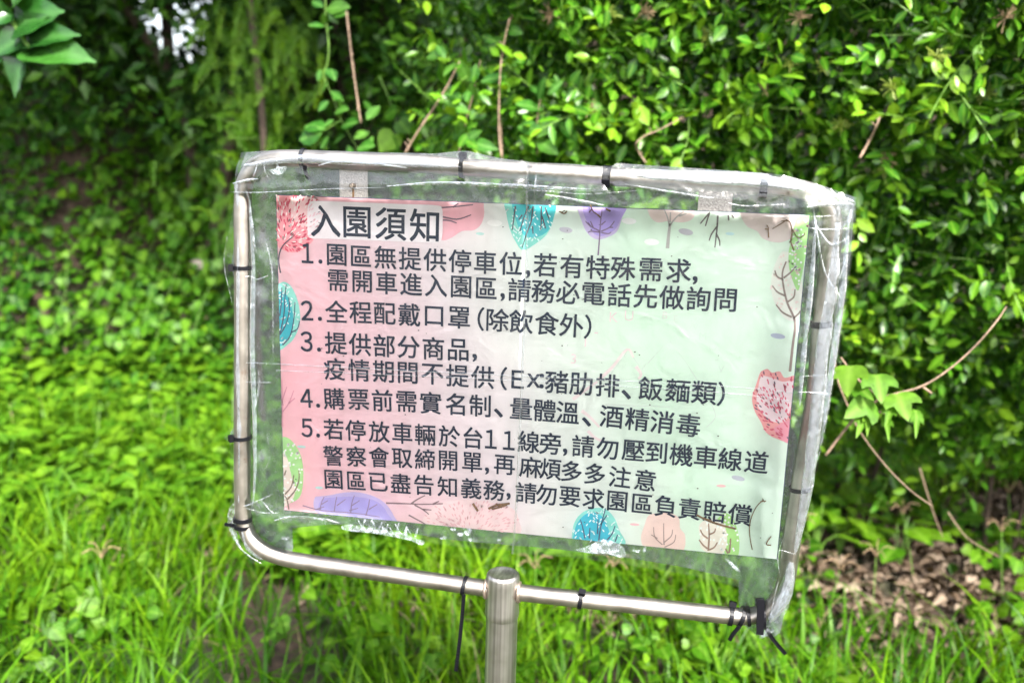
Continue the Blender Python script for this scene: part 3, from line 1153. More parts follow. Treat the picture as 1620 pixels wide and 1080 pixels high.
printed('printed_tree', 'green dotted tree at the lower left edge of the print', [
    B((158, 216, 130), ggp, 1), B((240, 218, 208), [(438, 712), (452, 722), (460, 752), (466, 776), (458, 796), (438, 796)], 2), Dh((250, 252, 246), ggp, 52, 3.6, 3.4, 3),
    K((120, 96, 80), [[(456, 806), (453, 790), (446, 780), (442, 774)], [(454, 790), (466, 776), (472, 760), (472, 744)], [(450, 782), (460, 770), (464, 752)], [(446, 760), (452, 744)]], 3.0, 4)])
# bottom row
ppb = [(498, 786), (520, 784), (540, 780), (565, 779), (592, 786), (610, 798), (622, 816), (624, 830), (560, 822), (502, 812)]
printed('printed_tree', 'purple bush with brown branches along the bottom edge of the print', [
    B((190, 176, 224), ppb, 1), B((168, 156, 222), [(512, 788), (560, 786), (596, 794), (612, 812), (612, 826), (512, 812)], 2),
    K((138, 112, 140), [[(478, 800), (510, 808), (560, 812), (600, 818)], [(505, 808), (508, 795), (512, 786)], [(508, 798), (518, 792)], [(528, 810), (530, 796), (532, 786)], [(532, 800), (546, 790)], [(554, 812), (556, 796), (560, 784)],
                        [(556, 800), (568, 792)], [(578, 816), (582, 802), (584, 790)], [(583, 806), (596, 798)], [(500, 806), (512, 802)], [(552, 808), (566, 804)]], 2.0, 3)])
printed('printed_tree', 'bare brown twig lying along the bottom edge of the print', [
    K((120, 96, 100), [[(610, 796), (640, 797), (670, 798), (700, 797)], [(650, 797), (660, 790), (672, 784)], [(655, 799), (668, 806), (678, 814)], [(668, 806), (682, 807)], [(684, 798), (694, 793)], [(646, 815), (672, 829)]], 3.0, 3)])
rbp = [(668, 822), (678, 806), (696, 796), (724, 791), (756, 792), (790, 798), (812, 806), (820, 822), (818, 846), (740, 840), (676, 832)]
printed('printed_tree', 'pale rose dashed bush at the bottom edge of the print', [
    B((240, 210, 210), rbp, 1), Dh((228, 172, 178), rbp, 120, 6, 1.8, 2, lambda x, y: math.atan2(y - 850, x - 740))])
tbp = [(904, 852), (908, 828), (920, 812), (940, 804), (958, 806), (972, 820), (980, 840), (988, 862), (940, 860)]
printed('printed_tree', 'teal tree with white flecks at the bottom edge of the print', [
    B((128, 218, 204), tbp, 1), B((34, 178, 204), [(906, 852), (912, 830), (926, 814), (944, 812), (958, 826), (962, 858)], 2), Dh((232, 250, 248), tbp, 56, 5.5, 1.9, 3, lambda x, y: 2.2 if int(x / 9) % 2 else 0.8),
    K((48, 72, 104), [[(947, 856), (950, 835), (958, 804)], [(945, 845), (946, 822)], [(925, 852), (922, 836), (918, 822)], [(932, 852), (933, 835)], [(960, 855), (968, 845), (973, 832)], [(972, 860), (977, 846)], [(950, 830), (960, 815)]], 2.6, 4)])
pbp = [(1020, 830), (1026, 816), (1042, 812), (1060, 812), (1074, 820), (1076, 836), (1084, 848), (1080, 872), (1050, 872), (1020, 866), (1014, 850)]
printed('printed_tree', 'pale peach clover-shaped tree at the bottom edge of the print', [
    B((238, 206, 196), pbp, 1),
    K((160, 134, 128), [[(1051, 872), (1050, 850), (1050, 828)], [(1048, 862), (1036, 850), (1034, 834)], [(1051, 858), (1062, 848), (1064, 838)], [(1051, 866), (1066, 858), (1069, 846)], [(1040, 852), (1030, 846)]], 2.2, 3)])
wbp = [(1108, 850), (1106, 832), (1118, 822), (1136, 822), (1148, 836), (1150, 862), (1140, 878), (1118, 874), (1108, 864)]
gbp = [(1134, 822), (1146, 812), (1158, 818), (1166, 836), (1170, 860), (1166, 884), (1150, 882), (1142, 860), (1138, 838)]
printed('printed_tree', 'white and green paired trees at the lower right of the print', [
    B((162, 220, 120), gbp, 1), B((236, 228, 214), wbp, 2), Dh((252, 252, 250), gbp, 26, 3.6, 3.4, 3), Dh((246, 250, 246), wbp, 22, 4.2, 3.6, 3),
    K((140, 104, 84), [[(1120, 876), (1122, 850), (1121, 828)], [(1120, 852), (1112, 846), (1108, 838)], [(1121, 846), (1130, 842), (1132, 836)], [(1119, 868), (1112, 862), (1106, 854)], [(1122, 870), (1130, 866), (1135, 858)],
                       [(1152, 882), (1155, 866), (1156, 852)], [(1153, 878), (1148, 868)]], 3.2, 4)])
for c_, e_ in (((246, 244, 240), ell(782, 353, 12, 5)), ((176, 224, 214), ell(759, 370, 6.5, 2.2)), ((196, 188, 202), ell(895, 364, 10.5, 4.5, 0.12)), ((248, 248, 246), ell(995, 350, 11.5, 5)),
               ((248, 248, 246), ell(1031, 383, 12, 5)), ((182, 178, 190), ell(1085, 367, 11.5, 5, 0.16)), ((184, 222, 226), ell(1155, 370, 7, 2.4)), ((176, 180, 206), ell(1231, 532, 11.5, 4.2, 0.14)),
               ((176, 220, 214), ell(476, 707, 7, 2.2)), ((176, 220, 214), ell(504, 772, 6, 2.2)), ((184, 184, 198), ell(1168, 757, 10.5, 4, 0.2)), ((240, 178, 180), ell(1141, 769, 7.5, 2.2)), ((240, 178, 184), ell(1004, 830, 7.5, 1.8))):
    printed('printed_spot', None, [B(c_, e_, 1)])
# very faint round emblem behind the text: two peaks, a pink band and worn letters
printed('faint_emblem', 'barely visible faded round emblem with two peaks behind the text', [
    K((236, 214, 214), [[(946, 602), (968, 582), (992, 553), (1002, 566)], [(906, 632), (925, 618), (945, 604)], [(920, 650), (935, 662), (948, 676)], [(930, 682), (940, 692), (956, 700)], [(1006, 580), (1014, 592), (1010, 600)]], 6, 1),
    K((206, 216, 206), [[(962, 598), (988, 562), (990, 560)], [(1002, 566), (1012, 580)], [(1024, 576), (1040, 558), (1054, 544)], [(1060, 540), (1084, 572), (1102, 600)], [(958, 640), (1000, 642), (1060, 644)],
                       [(1126, 640), (1132, 660), (1118, 676)], [(1015, 585), (1022, 576)]], 1.6, 1)])
for ch, x, y, c_ in (('K', 971, 502, (240, 214, 216)), ('U', 995, 500, (238, 216, 218)), ('B', 1052, 499, (222, 216, 212)), ('E', 1069, 505, (216, 222, 212)), ('A', 1096, 515, (206, 220, 208)), ('M', 1112, 532, (204, 222, 206)),
                     ('O', 1128, 549, (206, 222, 208)), ('-', 1134, 570, (206, 222, 208)), ('V', 1141, 584, (208, 222, 210)), ('-', 943, 527, (240, 206, 212)), ('1', 926, 541, (240, 206, 212)), ('3', 907, 568, (240, 208, 214))):
    vs, fs = glyph(ch, 0)
    p = S(x, y)
    k_ = 0.017 if ch not in 'BEAMOV' else 0.012
    printed('faint_letter', None, [(P(*c_), [(p.x + a * k_, SW - 0.00018, p.z + b * k_) for a, b in vs], fs)])
COL.objects.unlink(fo)

# ------------------------------------------------------------------ plastic film
FR = [(S(x, y).x, S(x, y).z) for x, y in ((384, 258), (1318, 300), (1243, 972), (384, 880))]


def seg_dist(p, a, b):
    ax, ay = a
    bx, by = b
    t_ = max(0, min(1, ((p[0] - ax) * (bx - ax) + (p[1] - ay) * (by - ay)) / ((bx - ax) ** 2 + (by - ay) ** 2)))
    return math.hypot(p[0] - ax - t_ * (bx - ax), p[1] - ay - t_ * (by - ay))


def frame_d(x, z):
    return min(seg_dist((x, z), FR[k], FR[(k + 1) % 4]) for k in range(3 + 0) if k != 2)


RIDGES = [([(372, 302), (450, 300), (540, 292), (620, 293), (700, 288), (790, 292), (900, 298), (960, 303)], 0.0050, 0.005),
          ([(505, 262), (540, 257), (600, 259), (655, 266)], 0.0035, 0.003), ([(860, 306), (900, 312), (965, 325)], 0.005, 0.005),
          ([(1000, 290), (1040, 298), (1110, 312), (1180, 316)], 0.0045, 0.004), ([(402, 330), (406, 365), (411, 402)], 0.0035, 0.003),
          ([(414, 380), (430, 410), (437, 470), (438, 560)], 0.0045, 0.005), ([(1270, 320), (1290, 380), (1320, 440)], 0.005, 0.006),
          ([(1285, 395), (1300, 450), (1330, 500)], 0.004, 0.005), ([(430, 822), (470, 812), (540, 818), (610, 828)], 0.004, 0.005),
          ([(1180, 330), (1240, 332), (1300, 325)], 0.004, 0.004), ([(380, 780), (400, 800), (450, 806)], 0.004, 0.005),
          ([(1230, 900), (1215, 850), (1212, 780)], 0.003, 0.006), ([(412, 640), (410, 690), (415, 760)], 0.003, 0.004)]
TIES = [(S(x, y).x, S(x, y).z) for x, y in ((481, 262), (732, 276), (960, 290), (1207, 305), (396, 423), (396, 691), (398, 822), (1288, 512), (1254, 772), (1215, 955), (1330, 320), (395, 262))]
RW = [([(S(x, y).x, S(x, y).z) for x, y in r_], a_, s_) for r_, a_, s_ in RIDGES]


def film_w(x, z, front=True):
    d = frame_d(x, z)
    over = max(0.0, 1 - d / 0.013)
    sag = min(1, max(0, (d - 0.010) / 0.05))
    wv = -0.0125 + 0.0085 * sag * sag * (3 - 2 * sag)
    if d > 0.012 and (x < FR[0][0] or z > max(FR[0][1], FR[1][1]) + 0.0 or x > 0.32 + 0.12 * z - 0.12 * 1.05 + 0.005):
        pass
    n1 = noise.noise(Vector((x * 9, z * 14, 1.7)))
    n2 = noise.noise(Vector((x * 34 + 3, z * 34, 5.1)))
    edge = min(1, max(0.12, 1 - (d - 0.012) / 0.07))
    wv -= (1 - over) * edge * (0.0035 * abs(n1) + 0.0015 * abs(n2))
    for tx_, tz_ in TIES:
        dx_, dz_ = x - tx_, z - tz_
        rr = math.hypot(dx_, dz_)
        if rr < 0.11:
            wv -= 0.0026 * (0.5 + 0.5 * math.sin(9 * math.atan2(dz_, dx_) + tx_ * 50)) * math.exp(-rr / 0.035) * (1 - over)
    for pl, a_, s_ in RW:
        dd = min(seg_dist((x, z), pl[k], pl[k + 1]) for k in range(len(pl) - 1))
        if dd < s_ * 3:
            wv -= a_ * math.exp(-(dd / s_) ** 2) * (0.35 + 0.65 * (1 - over))
    return wv


def pinp(x, z, poly):
    k = False
    for i in range(len(poly)):
        a, b = poly[i], poly[(i + 1) % len(poly)]
        if (a[1] > z) != (b[1] > z) and x < (b[0] - a[0]) * (z - a[1]) / (b[1] - a[1]) + a[0]:
            k = not k
    return k


def film(name, outline, wf, step, material, parent, rim=None, label=None, holes=()):
    o2 = [(S(x, y).x, S(x, y).z) for x, y in outline]
    ring = []
    for i in range(len(o2)):
        a, b = o2[i], o2[(i + 1) % len(o2)]
        k = max(1, int(math.hypot(b[0] - a[0], b[1] - a[1]) / step))
        for j in range(k):
            ring.append((a[0] + (b[0] - a[0]) * j / k, a[1] + (b[1] - a[1]) * j / k))
    nb = len(ring)
    pts = [Vector(p) for p in ring]
    edges = [(i, (i + 1) % nb) for i in range(nb)]
    hl = []
    for (hx, hy, hr) in holes:
        c = S(hx, hy)
        hp = []
        for k in range(9):
            a_ = 2 * math.pi * k / 9
            rr = hr / 1360 * random.uniform(0.7, 1.25)
            hp.append((c.x + rr * math.cos(a_), c.z + rr * 0.8 * math.sin(a_)))
        b = len(pts)
        pts += [Vector(p) for p in hp]
        edges += [(b + i, b + (i + 1) % 9) for i in range(9)]
        hl.append(hp)
    xs_ = [p[0] for p in ring]
    zs_ = [p[1] for p in ring]
    x = min(xs_) + step / 2
    row = 0
    while x < max(xs_):
        z = min(zs_) + step / 2 + (row % 2) * step / 2
        while z < max(zs_):
            if pinp(x, z, ring) and min(math.hypot(x - q[0], z - q[1]) for q in ring) > step * 0.45 and not any(pinp(x, z, hp) for hp in hl):
                pts.append(Vector((x, z)))
            z += step
        x += step
        row += 1
    vo, eo, fo_, *_ = geometry.delaunay_2d_cdt(pts, edges, [], 0, 1e-6)
    fs = []
    for t_ in fo_:
        cx = sum(vo[i].x for i in t_) / 3
        cz = sum(vo[i].y for i in t_) / 3
        if pinp(cx, cz, ring) and not any(pinp(cx, cz, hp) for hp in hl):
            fs.append(tuple(t_))
    vs = []
    for p in vo:
        w_ = wf(p.x, p.y)
        if rim is not None:
            dd = min(seg_dist((p.x, p.y), ring[i], ring[(i + 1) % nb]) for i in range(0, nb))
            e = max(0, 1 - dd / 0.010) if frame_d(p.x, p.y) < 0.05 else 0
            rr = rim(p.x, p.y)
            w_ = w_ * (1 - e * e) + rr * e * e
        vs.append((p.x, w_, p.y))
    o = obj(name, vs, fs, material, parent, True)
    if label:
        o['label'] = label
    return o


TOP_L = [(376, 300), (380, 262), (388, 241), (430, 238), (480, 237), (540, 239), (600, 241), (690, 243), (726, 239), (740, 239), (790, 250), (838, 255)]
LEFT_DN = [(812, 868), (760, 865), (700, 859), (600, 842), (560, 836), (520, 835), (456, 841), (457, 874), (452, 886), (432, 884), (400, 889), (386, 872), (374, 850), (362, 822), (366, 795), (371, 770), (367, 735), (366, 700), (356, 690),
           (368, 672), (370, 600), (371, 560), (374, 500), (357, 422), (366, 360)]
holes_l = ((415, 440, 15), (486, 281, 9), (735, 286, 7), (417, 700, 10), (757, 842, 8))
film('plastic_film', TOP_L + [(830, 420), (824, 640), (815, 800)] + LEFT_DN, lambda x, z: film_w(x, z), 0.0065, M['film'], sign, lambda x, z: min(0.0, film_w(x, z) + 0.004), 'left half of the clear wrap with torn holes', holes_l)
RIGHT = [(836, 257), (900, 259), (966, 264), (975, 258), (1050, 263), (1130, 268), (1200, 273), (1240, 277), (1290, 290), (1330, 304), (1352, 312), (1351, 345), (1347, 400), (1338, 470), (1325, 560), (1312, 640), (1300, 700), (1270, 800), (1256, 870),
         (1252, 905), (1254, 930), (1243, 965), (1234, 1002), (1222, 1010), (1196, 1005), (1170, 990), (1170, 925), (1090, 906), (980, 888), (900, 878), (850, 874), (812, 873), (815, 800), (826, 600), (834, 420)]
holes_r = ((968, 295, 9), (1288, 493, 13), (928, 862, 7), (1108, 880, 5))
film('plastic_film', RIGHT, lambda x, z: film_w(x, z) - 0.0012, 0.0065, M['film'], sign, lambda x, z: min(0.0, film_w(x, z) + 0.004), 'right half of the clear wrap with a crumpled corner', holes_r)
BACK = TOP_L[:-1] + RIGHT[:-5] + LEFT_DN[1:]
film('back_film', BACK, lambda x, z: 0.0135 + 0.002 * noise.noise(Vector((x * 20, z * 20, 9))), 0.02, M['film_back'], sign, lambda x, z: 0.002, 'cloudy back layer of the wrap')

# folds and lifted edges in the film, their sky highlights painted as milky strips
CREASE_HIGHLIGHTS = [([(512, 262), (540, 256), (575, 258), (615, 261), (652, 266)], 5), ([(620, 294), (700, 289), (790, 292), (870, 296), (945, 299)], 7), ([(866, 307), (900, 313), (960, 324)], 6),
           ([(990, 291), (1038, 299), (1100, 309), (1130, 313)], 4), ([(403, 328), (405, 350), (409, 385), (412, 402)], 5), ([(424, 380), (433, 410), (437, 450), (438, 575)], 3.4), ([(376, 303), (420, 304), (520, 299), (620, 296)], 2.4),
           ([(378, 290), (400, 285), (420, 283)], 6), ([(380, 601), (410, 603), (438, 603)], 2.2), ([(1256, 614), (1290, 616), (1311, 618)], 2.4), ([(1262, 590), (1300, 588), (1318, 584)], 1.6), ([(440, 818), (470, 812), (520, 817), (542, 824)], 6),
           ([(1272, 326), (1300, 322), (1345, 322)], 7), ([(1284, 350), (1310, 385), (1340, 372)], 5), ([(1275, 358), (1300, 362), (1340, 360)], 4), ([(1283, 328), (1288, 370), (1302, 430), (1328, 470)], 3), ([(1240, 322), (1180, 325), (1150, 320)], 2.4),
           ([(436, 778), (410, 790), (380, 800)], 3), ([(396, 798), (420, 806), (448, 806)], 3), ([(416, 788), (430, 800), (438, 806)], 3), ([(1228, 958), (1236, 930), (1250, 905)], 3.5), ([(1230, 905), (1222, 935), (1216, 968)], 2.5),
           ([(1232, 900), (1228, 876), (1235, 845)], 1.6), ([(372, 840), (388, 868), (420, 890)], 4), ([(412, 585), (414, 600), (411, 625), (408, 645)], 4), ([(426, 680), (430, 722), (422, 740)], 1.8), ([(364, 372), (359, 420), (372, 480)], 2.4),
           ([(1330, 372), (1336, 400), (1322, 440)], 2.2), ([(1320, 548), (1308, 640), (1290, 720)], 1.6), ([(1230, 862), (1236, 862), (1256, 868)], 1.6), ([(840, 300), (880, 302), (930, 306), (1020, 300)], 1.8), ([(425, 250), (428, 270), (436, 285)], 2),
           ([(413, 246), (415, 262), (410, 284)], 1.8), ([(448, 250), (449, 262)], 2.6), ([(1296, 300), (1330, 312), (1350, 320)], 5), ([(1342, 330), (1336, 352), (1322, 360)], 8), ([(1205, 340), (1250, 342), (1320, 340)], 2)]


def ribbon(pts, wd, dw, mb, taper=True):
    pp_ = spline([S(x, y) for x, y in pts], 5)
    n = len(pp_)
    v = []
    for i, p in enumerate(pp_):
        d = pp_[min(i + 1, n - 1)] - pp_[max(i - 1, 0)]
        d.normalize()
        s_ = Vector((-d.z, 0, d.x))
        t_ = i / (n - 1)
        hw = wd / 1360 / 2 * (math.sin(math.pi * min(1, max(0.04, t_))) ** 0.6 if taper else 1) * (1 + 0.3 * noise.noise(Vector((p.x * 90, p.z * 90, wd))))
        wq = film_w(p.x, p.z) - dw
        v += [(p.x + s_.x * hw, wq + hw * 0.3, p.z + s_.z * hw), (p.x, wq - hw * 0.8, p.z), (p.x - s_.x * hw, wq + hw * 0.3, p.z - s_.z * hw)]
    f = []
    for i in range(n - 1):
        a = 3 * i
        f += [(a, a + 3, a + 4, a + 1), (a + 1, a + 4, a + 5, a + 2)]
    mb.add(v, f)


for cr, wd in CREASE_HIGHLIGHTS:
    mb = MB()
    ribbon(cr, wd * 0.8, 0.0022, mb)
    mb.build('film_crease_highlight', M['crease_highlight'], sign, True)
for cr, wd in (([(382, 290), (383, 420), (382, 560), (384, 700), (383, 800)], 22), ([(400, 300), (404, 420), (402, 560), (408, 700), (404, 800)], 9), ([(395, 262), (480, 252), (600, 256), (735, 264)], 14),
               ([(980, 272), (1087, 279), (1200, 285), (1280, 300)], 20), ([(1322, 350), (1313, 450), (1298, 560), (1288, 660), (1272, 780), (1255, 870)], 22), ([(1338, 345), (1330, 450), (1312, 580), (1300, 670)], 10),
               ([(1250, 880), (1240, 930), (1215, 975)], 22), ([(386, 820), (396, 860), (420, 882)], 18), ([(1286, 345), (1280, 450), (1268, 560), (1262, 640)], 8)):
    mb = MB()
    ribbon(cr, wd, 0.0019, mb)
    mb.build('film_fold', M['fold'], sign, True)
# tape seams: one upright, one level
for cr, wd in (([(838, 257), (834, 420), (827, 600), (818, 800), (812, 872)], 3.0), ([(852, 258), (850, 300), (848, 330)], 2.0),
               ([(384, 572), (440, 574), (600, 582), (850, 594), (1100, 606), (1250, 616)], 1.8), ([(440, 584), (700, 594), (900, 604), (1130, 618), (1258, 630)], 1.4),
               ([(383, 440), (400, 436), (412, 441), (430, 434)], 2)):
    mb = MB()
    ribbon(cr, wd, 0.0024, mb, False)
    mb.build('film_seam', M['seam'], sign, True)


# flaked white backing caught in the film
def patch(pts, dw=0.0014, name='white_flake', material=None):
    q = [S(x, y) for x, y in pts]
    ring = spline(q + [q[0], q[1]], 3)[:len(q) * 3]
    vs = [Vector((p.x, p.z, 0)) for p in ring]
    tri = geometry.tessellate_polygon([vs])
    w0 = sum(film_w(p.x, p.y) for p in vs) / len(vs)
    obj(name, [(p.x, w0 - dw + 0.0, p.y) for p in vs], [tuple(t_) for t_ in tri], material or M['residue'], sign)


patch([(543, 829), (560, 826), (600, 833), (640, 840), (660, 848), (674, 854), (668, 859), (652, 852), (625, 846), (590, 840), (550, 836)])
for k in range(16):
    x = 572 + k * 5.6 + random.uniform(-2, 2)
    y = 830 + (x - 560) * 0.15
    dx = random.uniform(-8, 10)
    ln = random.uniform(7, 17)
    patch([(x, y), (x + dx * .5, y - ln * .5), (x + dx, y - ln), (x + dx + 2, y - ln + 1), (x + dx * .5 + 3, y - ln * .45), (x + 3, y + 1)], 0.0016)
for (x, y, a, b) in ((703, 848, 5, 3), (718, 834, 5, 3), (730, 842, 8, 3), (742, 838, 6, 6), (746, 850, 4, 3), (790, 850, 5, 2), (1008, 868, 8, 3), (1020, 866, 3, 5), (735, 833, 3, 2), (455, 848, 8, 3)):
    patch([(x + a * random.uniform(.5, 1.2) * math.cos(t_), y + b * random.uniform(.5, 1.2) * math.sin(t_)) for t_ in np.linspace(0, 5.6, 8)])
patch([(912, 866), (936, 858), (950, 850), (968, 852), (986, 862), (990, 874), (984, 879), (960, 872), (936, 872)])
patch([(1146, 880), (1152, 881), (1168, 896), (1170, 900), (1162, 897)])
patch([(436, 268), (446, 266), (448, 258), (452, 264), (462, 263), (461, 270), (452, 276), (442, 275)], 0.004)
patch([(1283, 300), (1310, 308), (1345, 316), (1348, 330), (1330, 345), (1326, 372), (1316, 352), (1312, 326), (1292, 314)], 0.0016, 'crumpled_patch', M['crease_highlight'])
patch([(1224, 958), (1236, 930), (1248, 925), (1245, 950), (1232, 975), (1220, 990), (1200, 1000), (1206, 975)], 0.0016, 'crumpled_patch', M['crease_highlight'])
patch([(366, 800), (378, 790), (382, 815), (378, 840), (386, 868), (374, 852), (364, 826)], 0.0016, 'crumpled_patch', M['crease_highlight'])


# ------------------------------------------------------------------ cable ties
def cable_tie(px, py, ang_deg, head=None, tail=None, wide=0.0048, label=None, r=R, material=None, tilt=0.0):
    """band round the tube; ang = direction of the tube in the sign plane"""
    material = material or M['black']
    c = S(px, py)
    a = math.radians(ang_deg + tilt)
    ax = Vector((math.cos(a), 0, math.sin(a)))
    up = Vector((-math.sin(a), 0, math.cos(a)))
    fw = Vector((0, -1, 0))
    mb = MB()
    n = 26
    v, f = [], []
    for i in range(n):
        t_ = 2 * math.pi * i / n
        d = fw * math.cos(t_) + up * math.sin(t_)
        for rr, ss in ((r + 0.0004, -1), (r + 0.0019, -1), (r + 0.0019, 1), (r + 0.0004, 1)):
            v.append(c + d * rr + ax * ss * wide / 2)
    for i in range(n):
        j = (i + 1) % n
        for k in range(4):
            f.append((i * 4 + k, i * 4 + (k + 1) % 4, j * 4 + (k + 1) % 4, j * 4 + k))
    mb.add(v, f)
    tie = mb.build('cable_tie', material, sign)
    if label:
        tie['label'] = label
    if head is not None:
        t_ = math.radians(head)
        d = fw * math.cos(t_) + up * math.sin(t_)
        tg = -fw * math.sin(t_) + up * math.cos(t_)
        h = MB()
        p = c + d * (r + 0.0036)
        h.box(p, ax * 0.0042, tg * 0.0036, d * 0.0028)
        h.box(p + d * 0.0018, ax * 0.0028, tg * 0.0022, d * 0.0016)
        h.build('tie_head', material, tie)
    if tail:
        pts = [Vector(q) for q in tail]
        pp_ = spline(pts, 5)
        tb = MB()
        v, f = [], []
        for i, p in enumerate(pp_):
            d = (pp_[min(i + 1, len(pp_) - 1)] - pp_[max(i - 1, 0)]).normalized()
            s_ = d.cross(Vector((0, 1, 0))).normalized()
            b2 = d.cross(s_)
            for q in (-1, 1):
                for e in (-1, 1):
                    v.append(p + s_ * q * 0.0023 + b2 * e * 0.0006 * q)
        for i in range(len(pp_) - 1):
            a_ = 4 * i
            for (x, y) in ((0, 1), (1, 3), (3, 2), (2, 0)):
                f.append((a_ + x, a_ + y, a_ + 4 + y, a_ + 4 + x))
        f.append((0, 1, 3, 2))
        m_ = len(v) - 4
        f.append((m_, m_ + 2, m_ + 3, m_ + 1))
        tb.add(v, f)
        # ratchet teeth
        for i in range(len(pp_) - 1):
            for q in (0.25, 0.75):
                p = pp_[i].lerp(pp_[i + 1], q)
                d = (pp_[i + 1] - pp_[i]).normalized()
                tb.box(p + Vector((0, -0.0009, 0)), d.cross(Vector((0, 1, 0))).normalized() * 0.0016, d * 0.0004, Vector((0, 0.0004, 0)))
        tb.build('tie_tail', material, tie)
    return tie


cable_tie(481, 251, -1, None, [S(482, 262, -.014), S(484, 274, -.012), S(490, 284, -.010)], label='black tie under the film near the top left corner')
cable_tie(732, 265, -2.5, 78, None, label='black tie with its head standing up on the top bar')
cable_tie(960, 279, -3, -25, None, 0.009, 'broad black tie on the right part of the top bar')
cable_tie(1207, 294, -3, -35, None, 0.008, 'black tie near the top right corner')
cable_tie(384, 423, 90, 60, None, label='black tie on the upper left upright')
cable_tie(383, 691, 90, 48, None, label='black tie with its head out to the left on the left upright')
cable_tie(384, 820, 88, None, None, 0.0055, label='upper of two ties at the lower left corner')
cable_tie(385, 831, 88, 95, [S(372, 831, -.006), S(364, 830, -.006), S(356, 829, -.006)], label='lower of two ties at the lower left corner')
cable_tie(1300, 512, 97, None, None, 0.007, label='black tie on the middle of the right upright')
cable_tie(1266, 772, 99, None, None, 0.0045, label='black tie on the lower right upright')
cable_tie(735, 926, -8, None, [S(734, 940, -.012), S(731, 975, -.011), S(727, 1015, -.010), S(721, 1061, -.006)], label='black tie with a long hanging tail left of the post')
cable_tie(919, 947, -7, 62, None, 0.0052, 'black tie with its head up, right of the post')
cable_tie(1156, 973, -6, 100, None, 0.005, 'left one of the ties bunched at the lower right corner')
cable_tie(1173, 974, -2, -120, [S(1170, 990, -.013), S(1160, 1002, -.013), S(1154, 1012, -.012)], 0.005, 'slanting tie with drooping end at the lower right corner', tilt=-14)
cable_tie(1184, 974, 0, None, None, 0.004, 'thin tie at the lower right corner', tilt=8)
cable_tie(1203, 970, 6, None, [S(1212, 992, -.012), S(1224, 1012, -.012), S(1243, 1034, -.010)], 0.010, 'broad black tie with a grey end at the lower right corner', r=R + 0.006)
mb = MB()
pb, pt = S(1202, 1003, -.0215), S(1204, 948, -.0215)
mb.box((pb + pt) / 2, (0.0042, 0, 0), (0, 0.0007, 0), (pt - pb) / 2)
t_ = mb.build('tie_strap', M['black'], sign)


# ------------------------------------------------------------------ dry bits caught under the film
def bit(label, lines, r=0.0006, material=None, cat='plant debris', name='dry_twig'):
    mb = MB()
    for ln in lines:
        mb.tube(spline([S(x, y, -0.0010 - 0.0006 * random.random()) for x, y in ln], 3), r * random.uniform(.8, 1.2), 5)
    o = mb.build(name, material or M['bits'], None, True)
    tag(o, label, cat)


bit('dry brown grass seed stuck near the top right corner of the notice', [[(1243, 348), (1250, 352), (1253, 368), (1251, 382), (1256, 396)], [(1253, 362), (1262, 376), (1272, 372), (1273, 368)], [(1244, 349), (1236, 350)], [(1253, 378), (1249, 384)], [(1210, 362), (1216, 362), (1213, 356)], [(1215, 362), (1216, 376)], [(1222, 362), (1232, 356), (1242, 350)]])
bit('small brown seed husk beside the purple printed tree', [[(885, 334), (892, 338), (897, 334)], [(888, 336), (894, 333)]], 0.0007)
bit('dark brown scrap on the top of the purple printed tree', [[(934, 324), (938, 334), (946, 340)], [(937, 330), (932, 336)], [(946, 340), (950, 344)], [(958, 330), (966, 334)]], 0.0009)
bit('orange brown grain lying near the bottom edge of the notice', [[(748, 796), (752, 802), (756, 808)]], 0.0016, name='dry_husk')
bit('crumbled dark brown husk near the bottom middle of the notice', [[(773, 804), (785, 799), (798, 797), (806, 796)], [(778, 805), (790, 802), (802, 798)], [(784, 797), (794, 802)]], 0.0013, name='dry_husk')
bit('brown split twig over the green printed tree at the lower right', [[(1102, 814), (1118, 822), (1134, 828), (1152, 833), (1164, 836)], [(1112, 819), (1126, 824)]], 0.0012)
bit('long thin curved stalk near the lower right corner of the notice', [[(1208, 790), (1196, 802), (1187, 824), (1186, 846), (1190, 869)], [(1206, 788), (1210, 794)], [(1203, 793), (1212, 792)]], 0.0005)
bit('tiny hooked dark stalk at the lower right corner of the notice', [[(1220, 848), (1214, 856), (1213, 861), (1220, 862)]], 0.0006)
mb = MB()
for k in range(90):
    x, y = random.uniform(445, 1240), random.uniform(330, 860)
    p = S(x, y)
    if inside(p.x, p.z):
        s_ = random.uniform(0.0003, 0.0009)
        mb.box((p.x, SW - 0.0016, p.z), (s_, 0, 0), (0, 0.0001, 0), (0, 0, s_ * .7))
o = mb.build('dirt_specks', M['dirt'], sheet)
o['kind'] = 'stuff'


# ================================================================== VEGETATION
def in_view(p, m=0.0):
    d = np.asarray(p) - CAM
    dc = r1 * d[0] + nn * d[1] + r2 * d[2]
    if dc[2] < 0.05:
        return False
    x, y = 810 + FPX * dc[0] / dc[2], 540 - FPX * dc[1] / dc[2]
    return -m < x < 1620 + m and -m < y < 1080 + m


def to_px(Pn):
    d = Pn - CAM
    X = d @ np.stack([[r1[0], nn[0], r2[0]]], 0).T
    Y = d @ np.stack([[r1[1], nn[1], r2[1]]], 0).T
    Z = d @ np.stack([[r1[2], nn[2], r2[2]]], 0).T
    return 810 + FPX * X[:, 0] / Z[:, 0], 540 - FPX * Y[:, 0] / Z[:, 0], Z[:, 0]


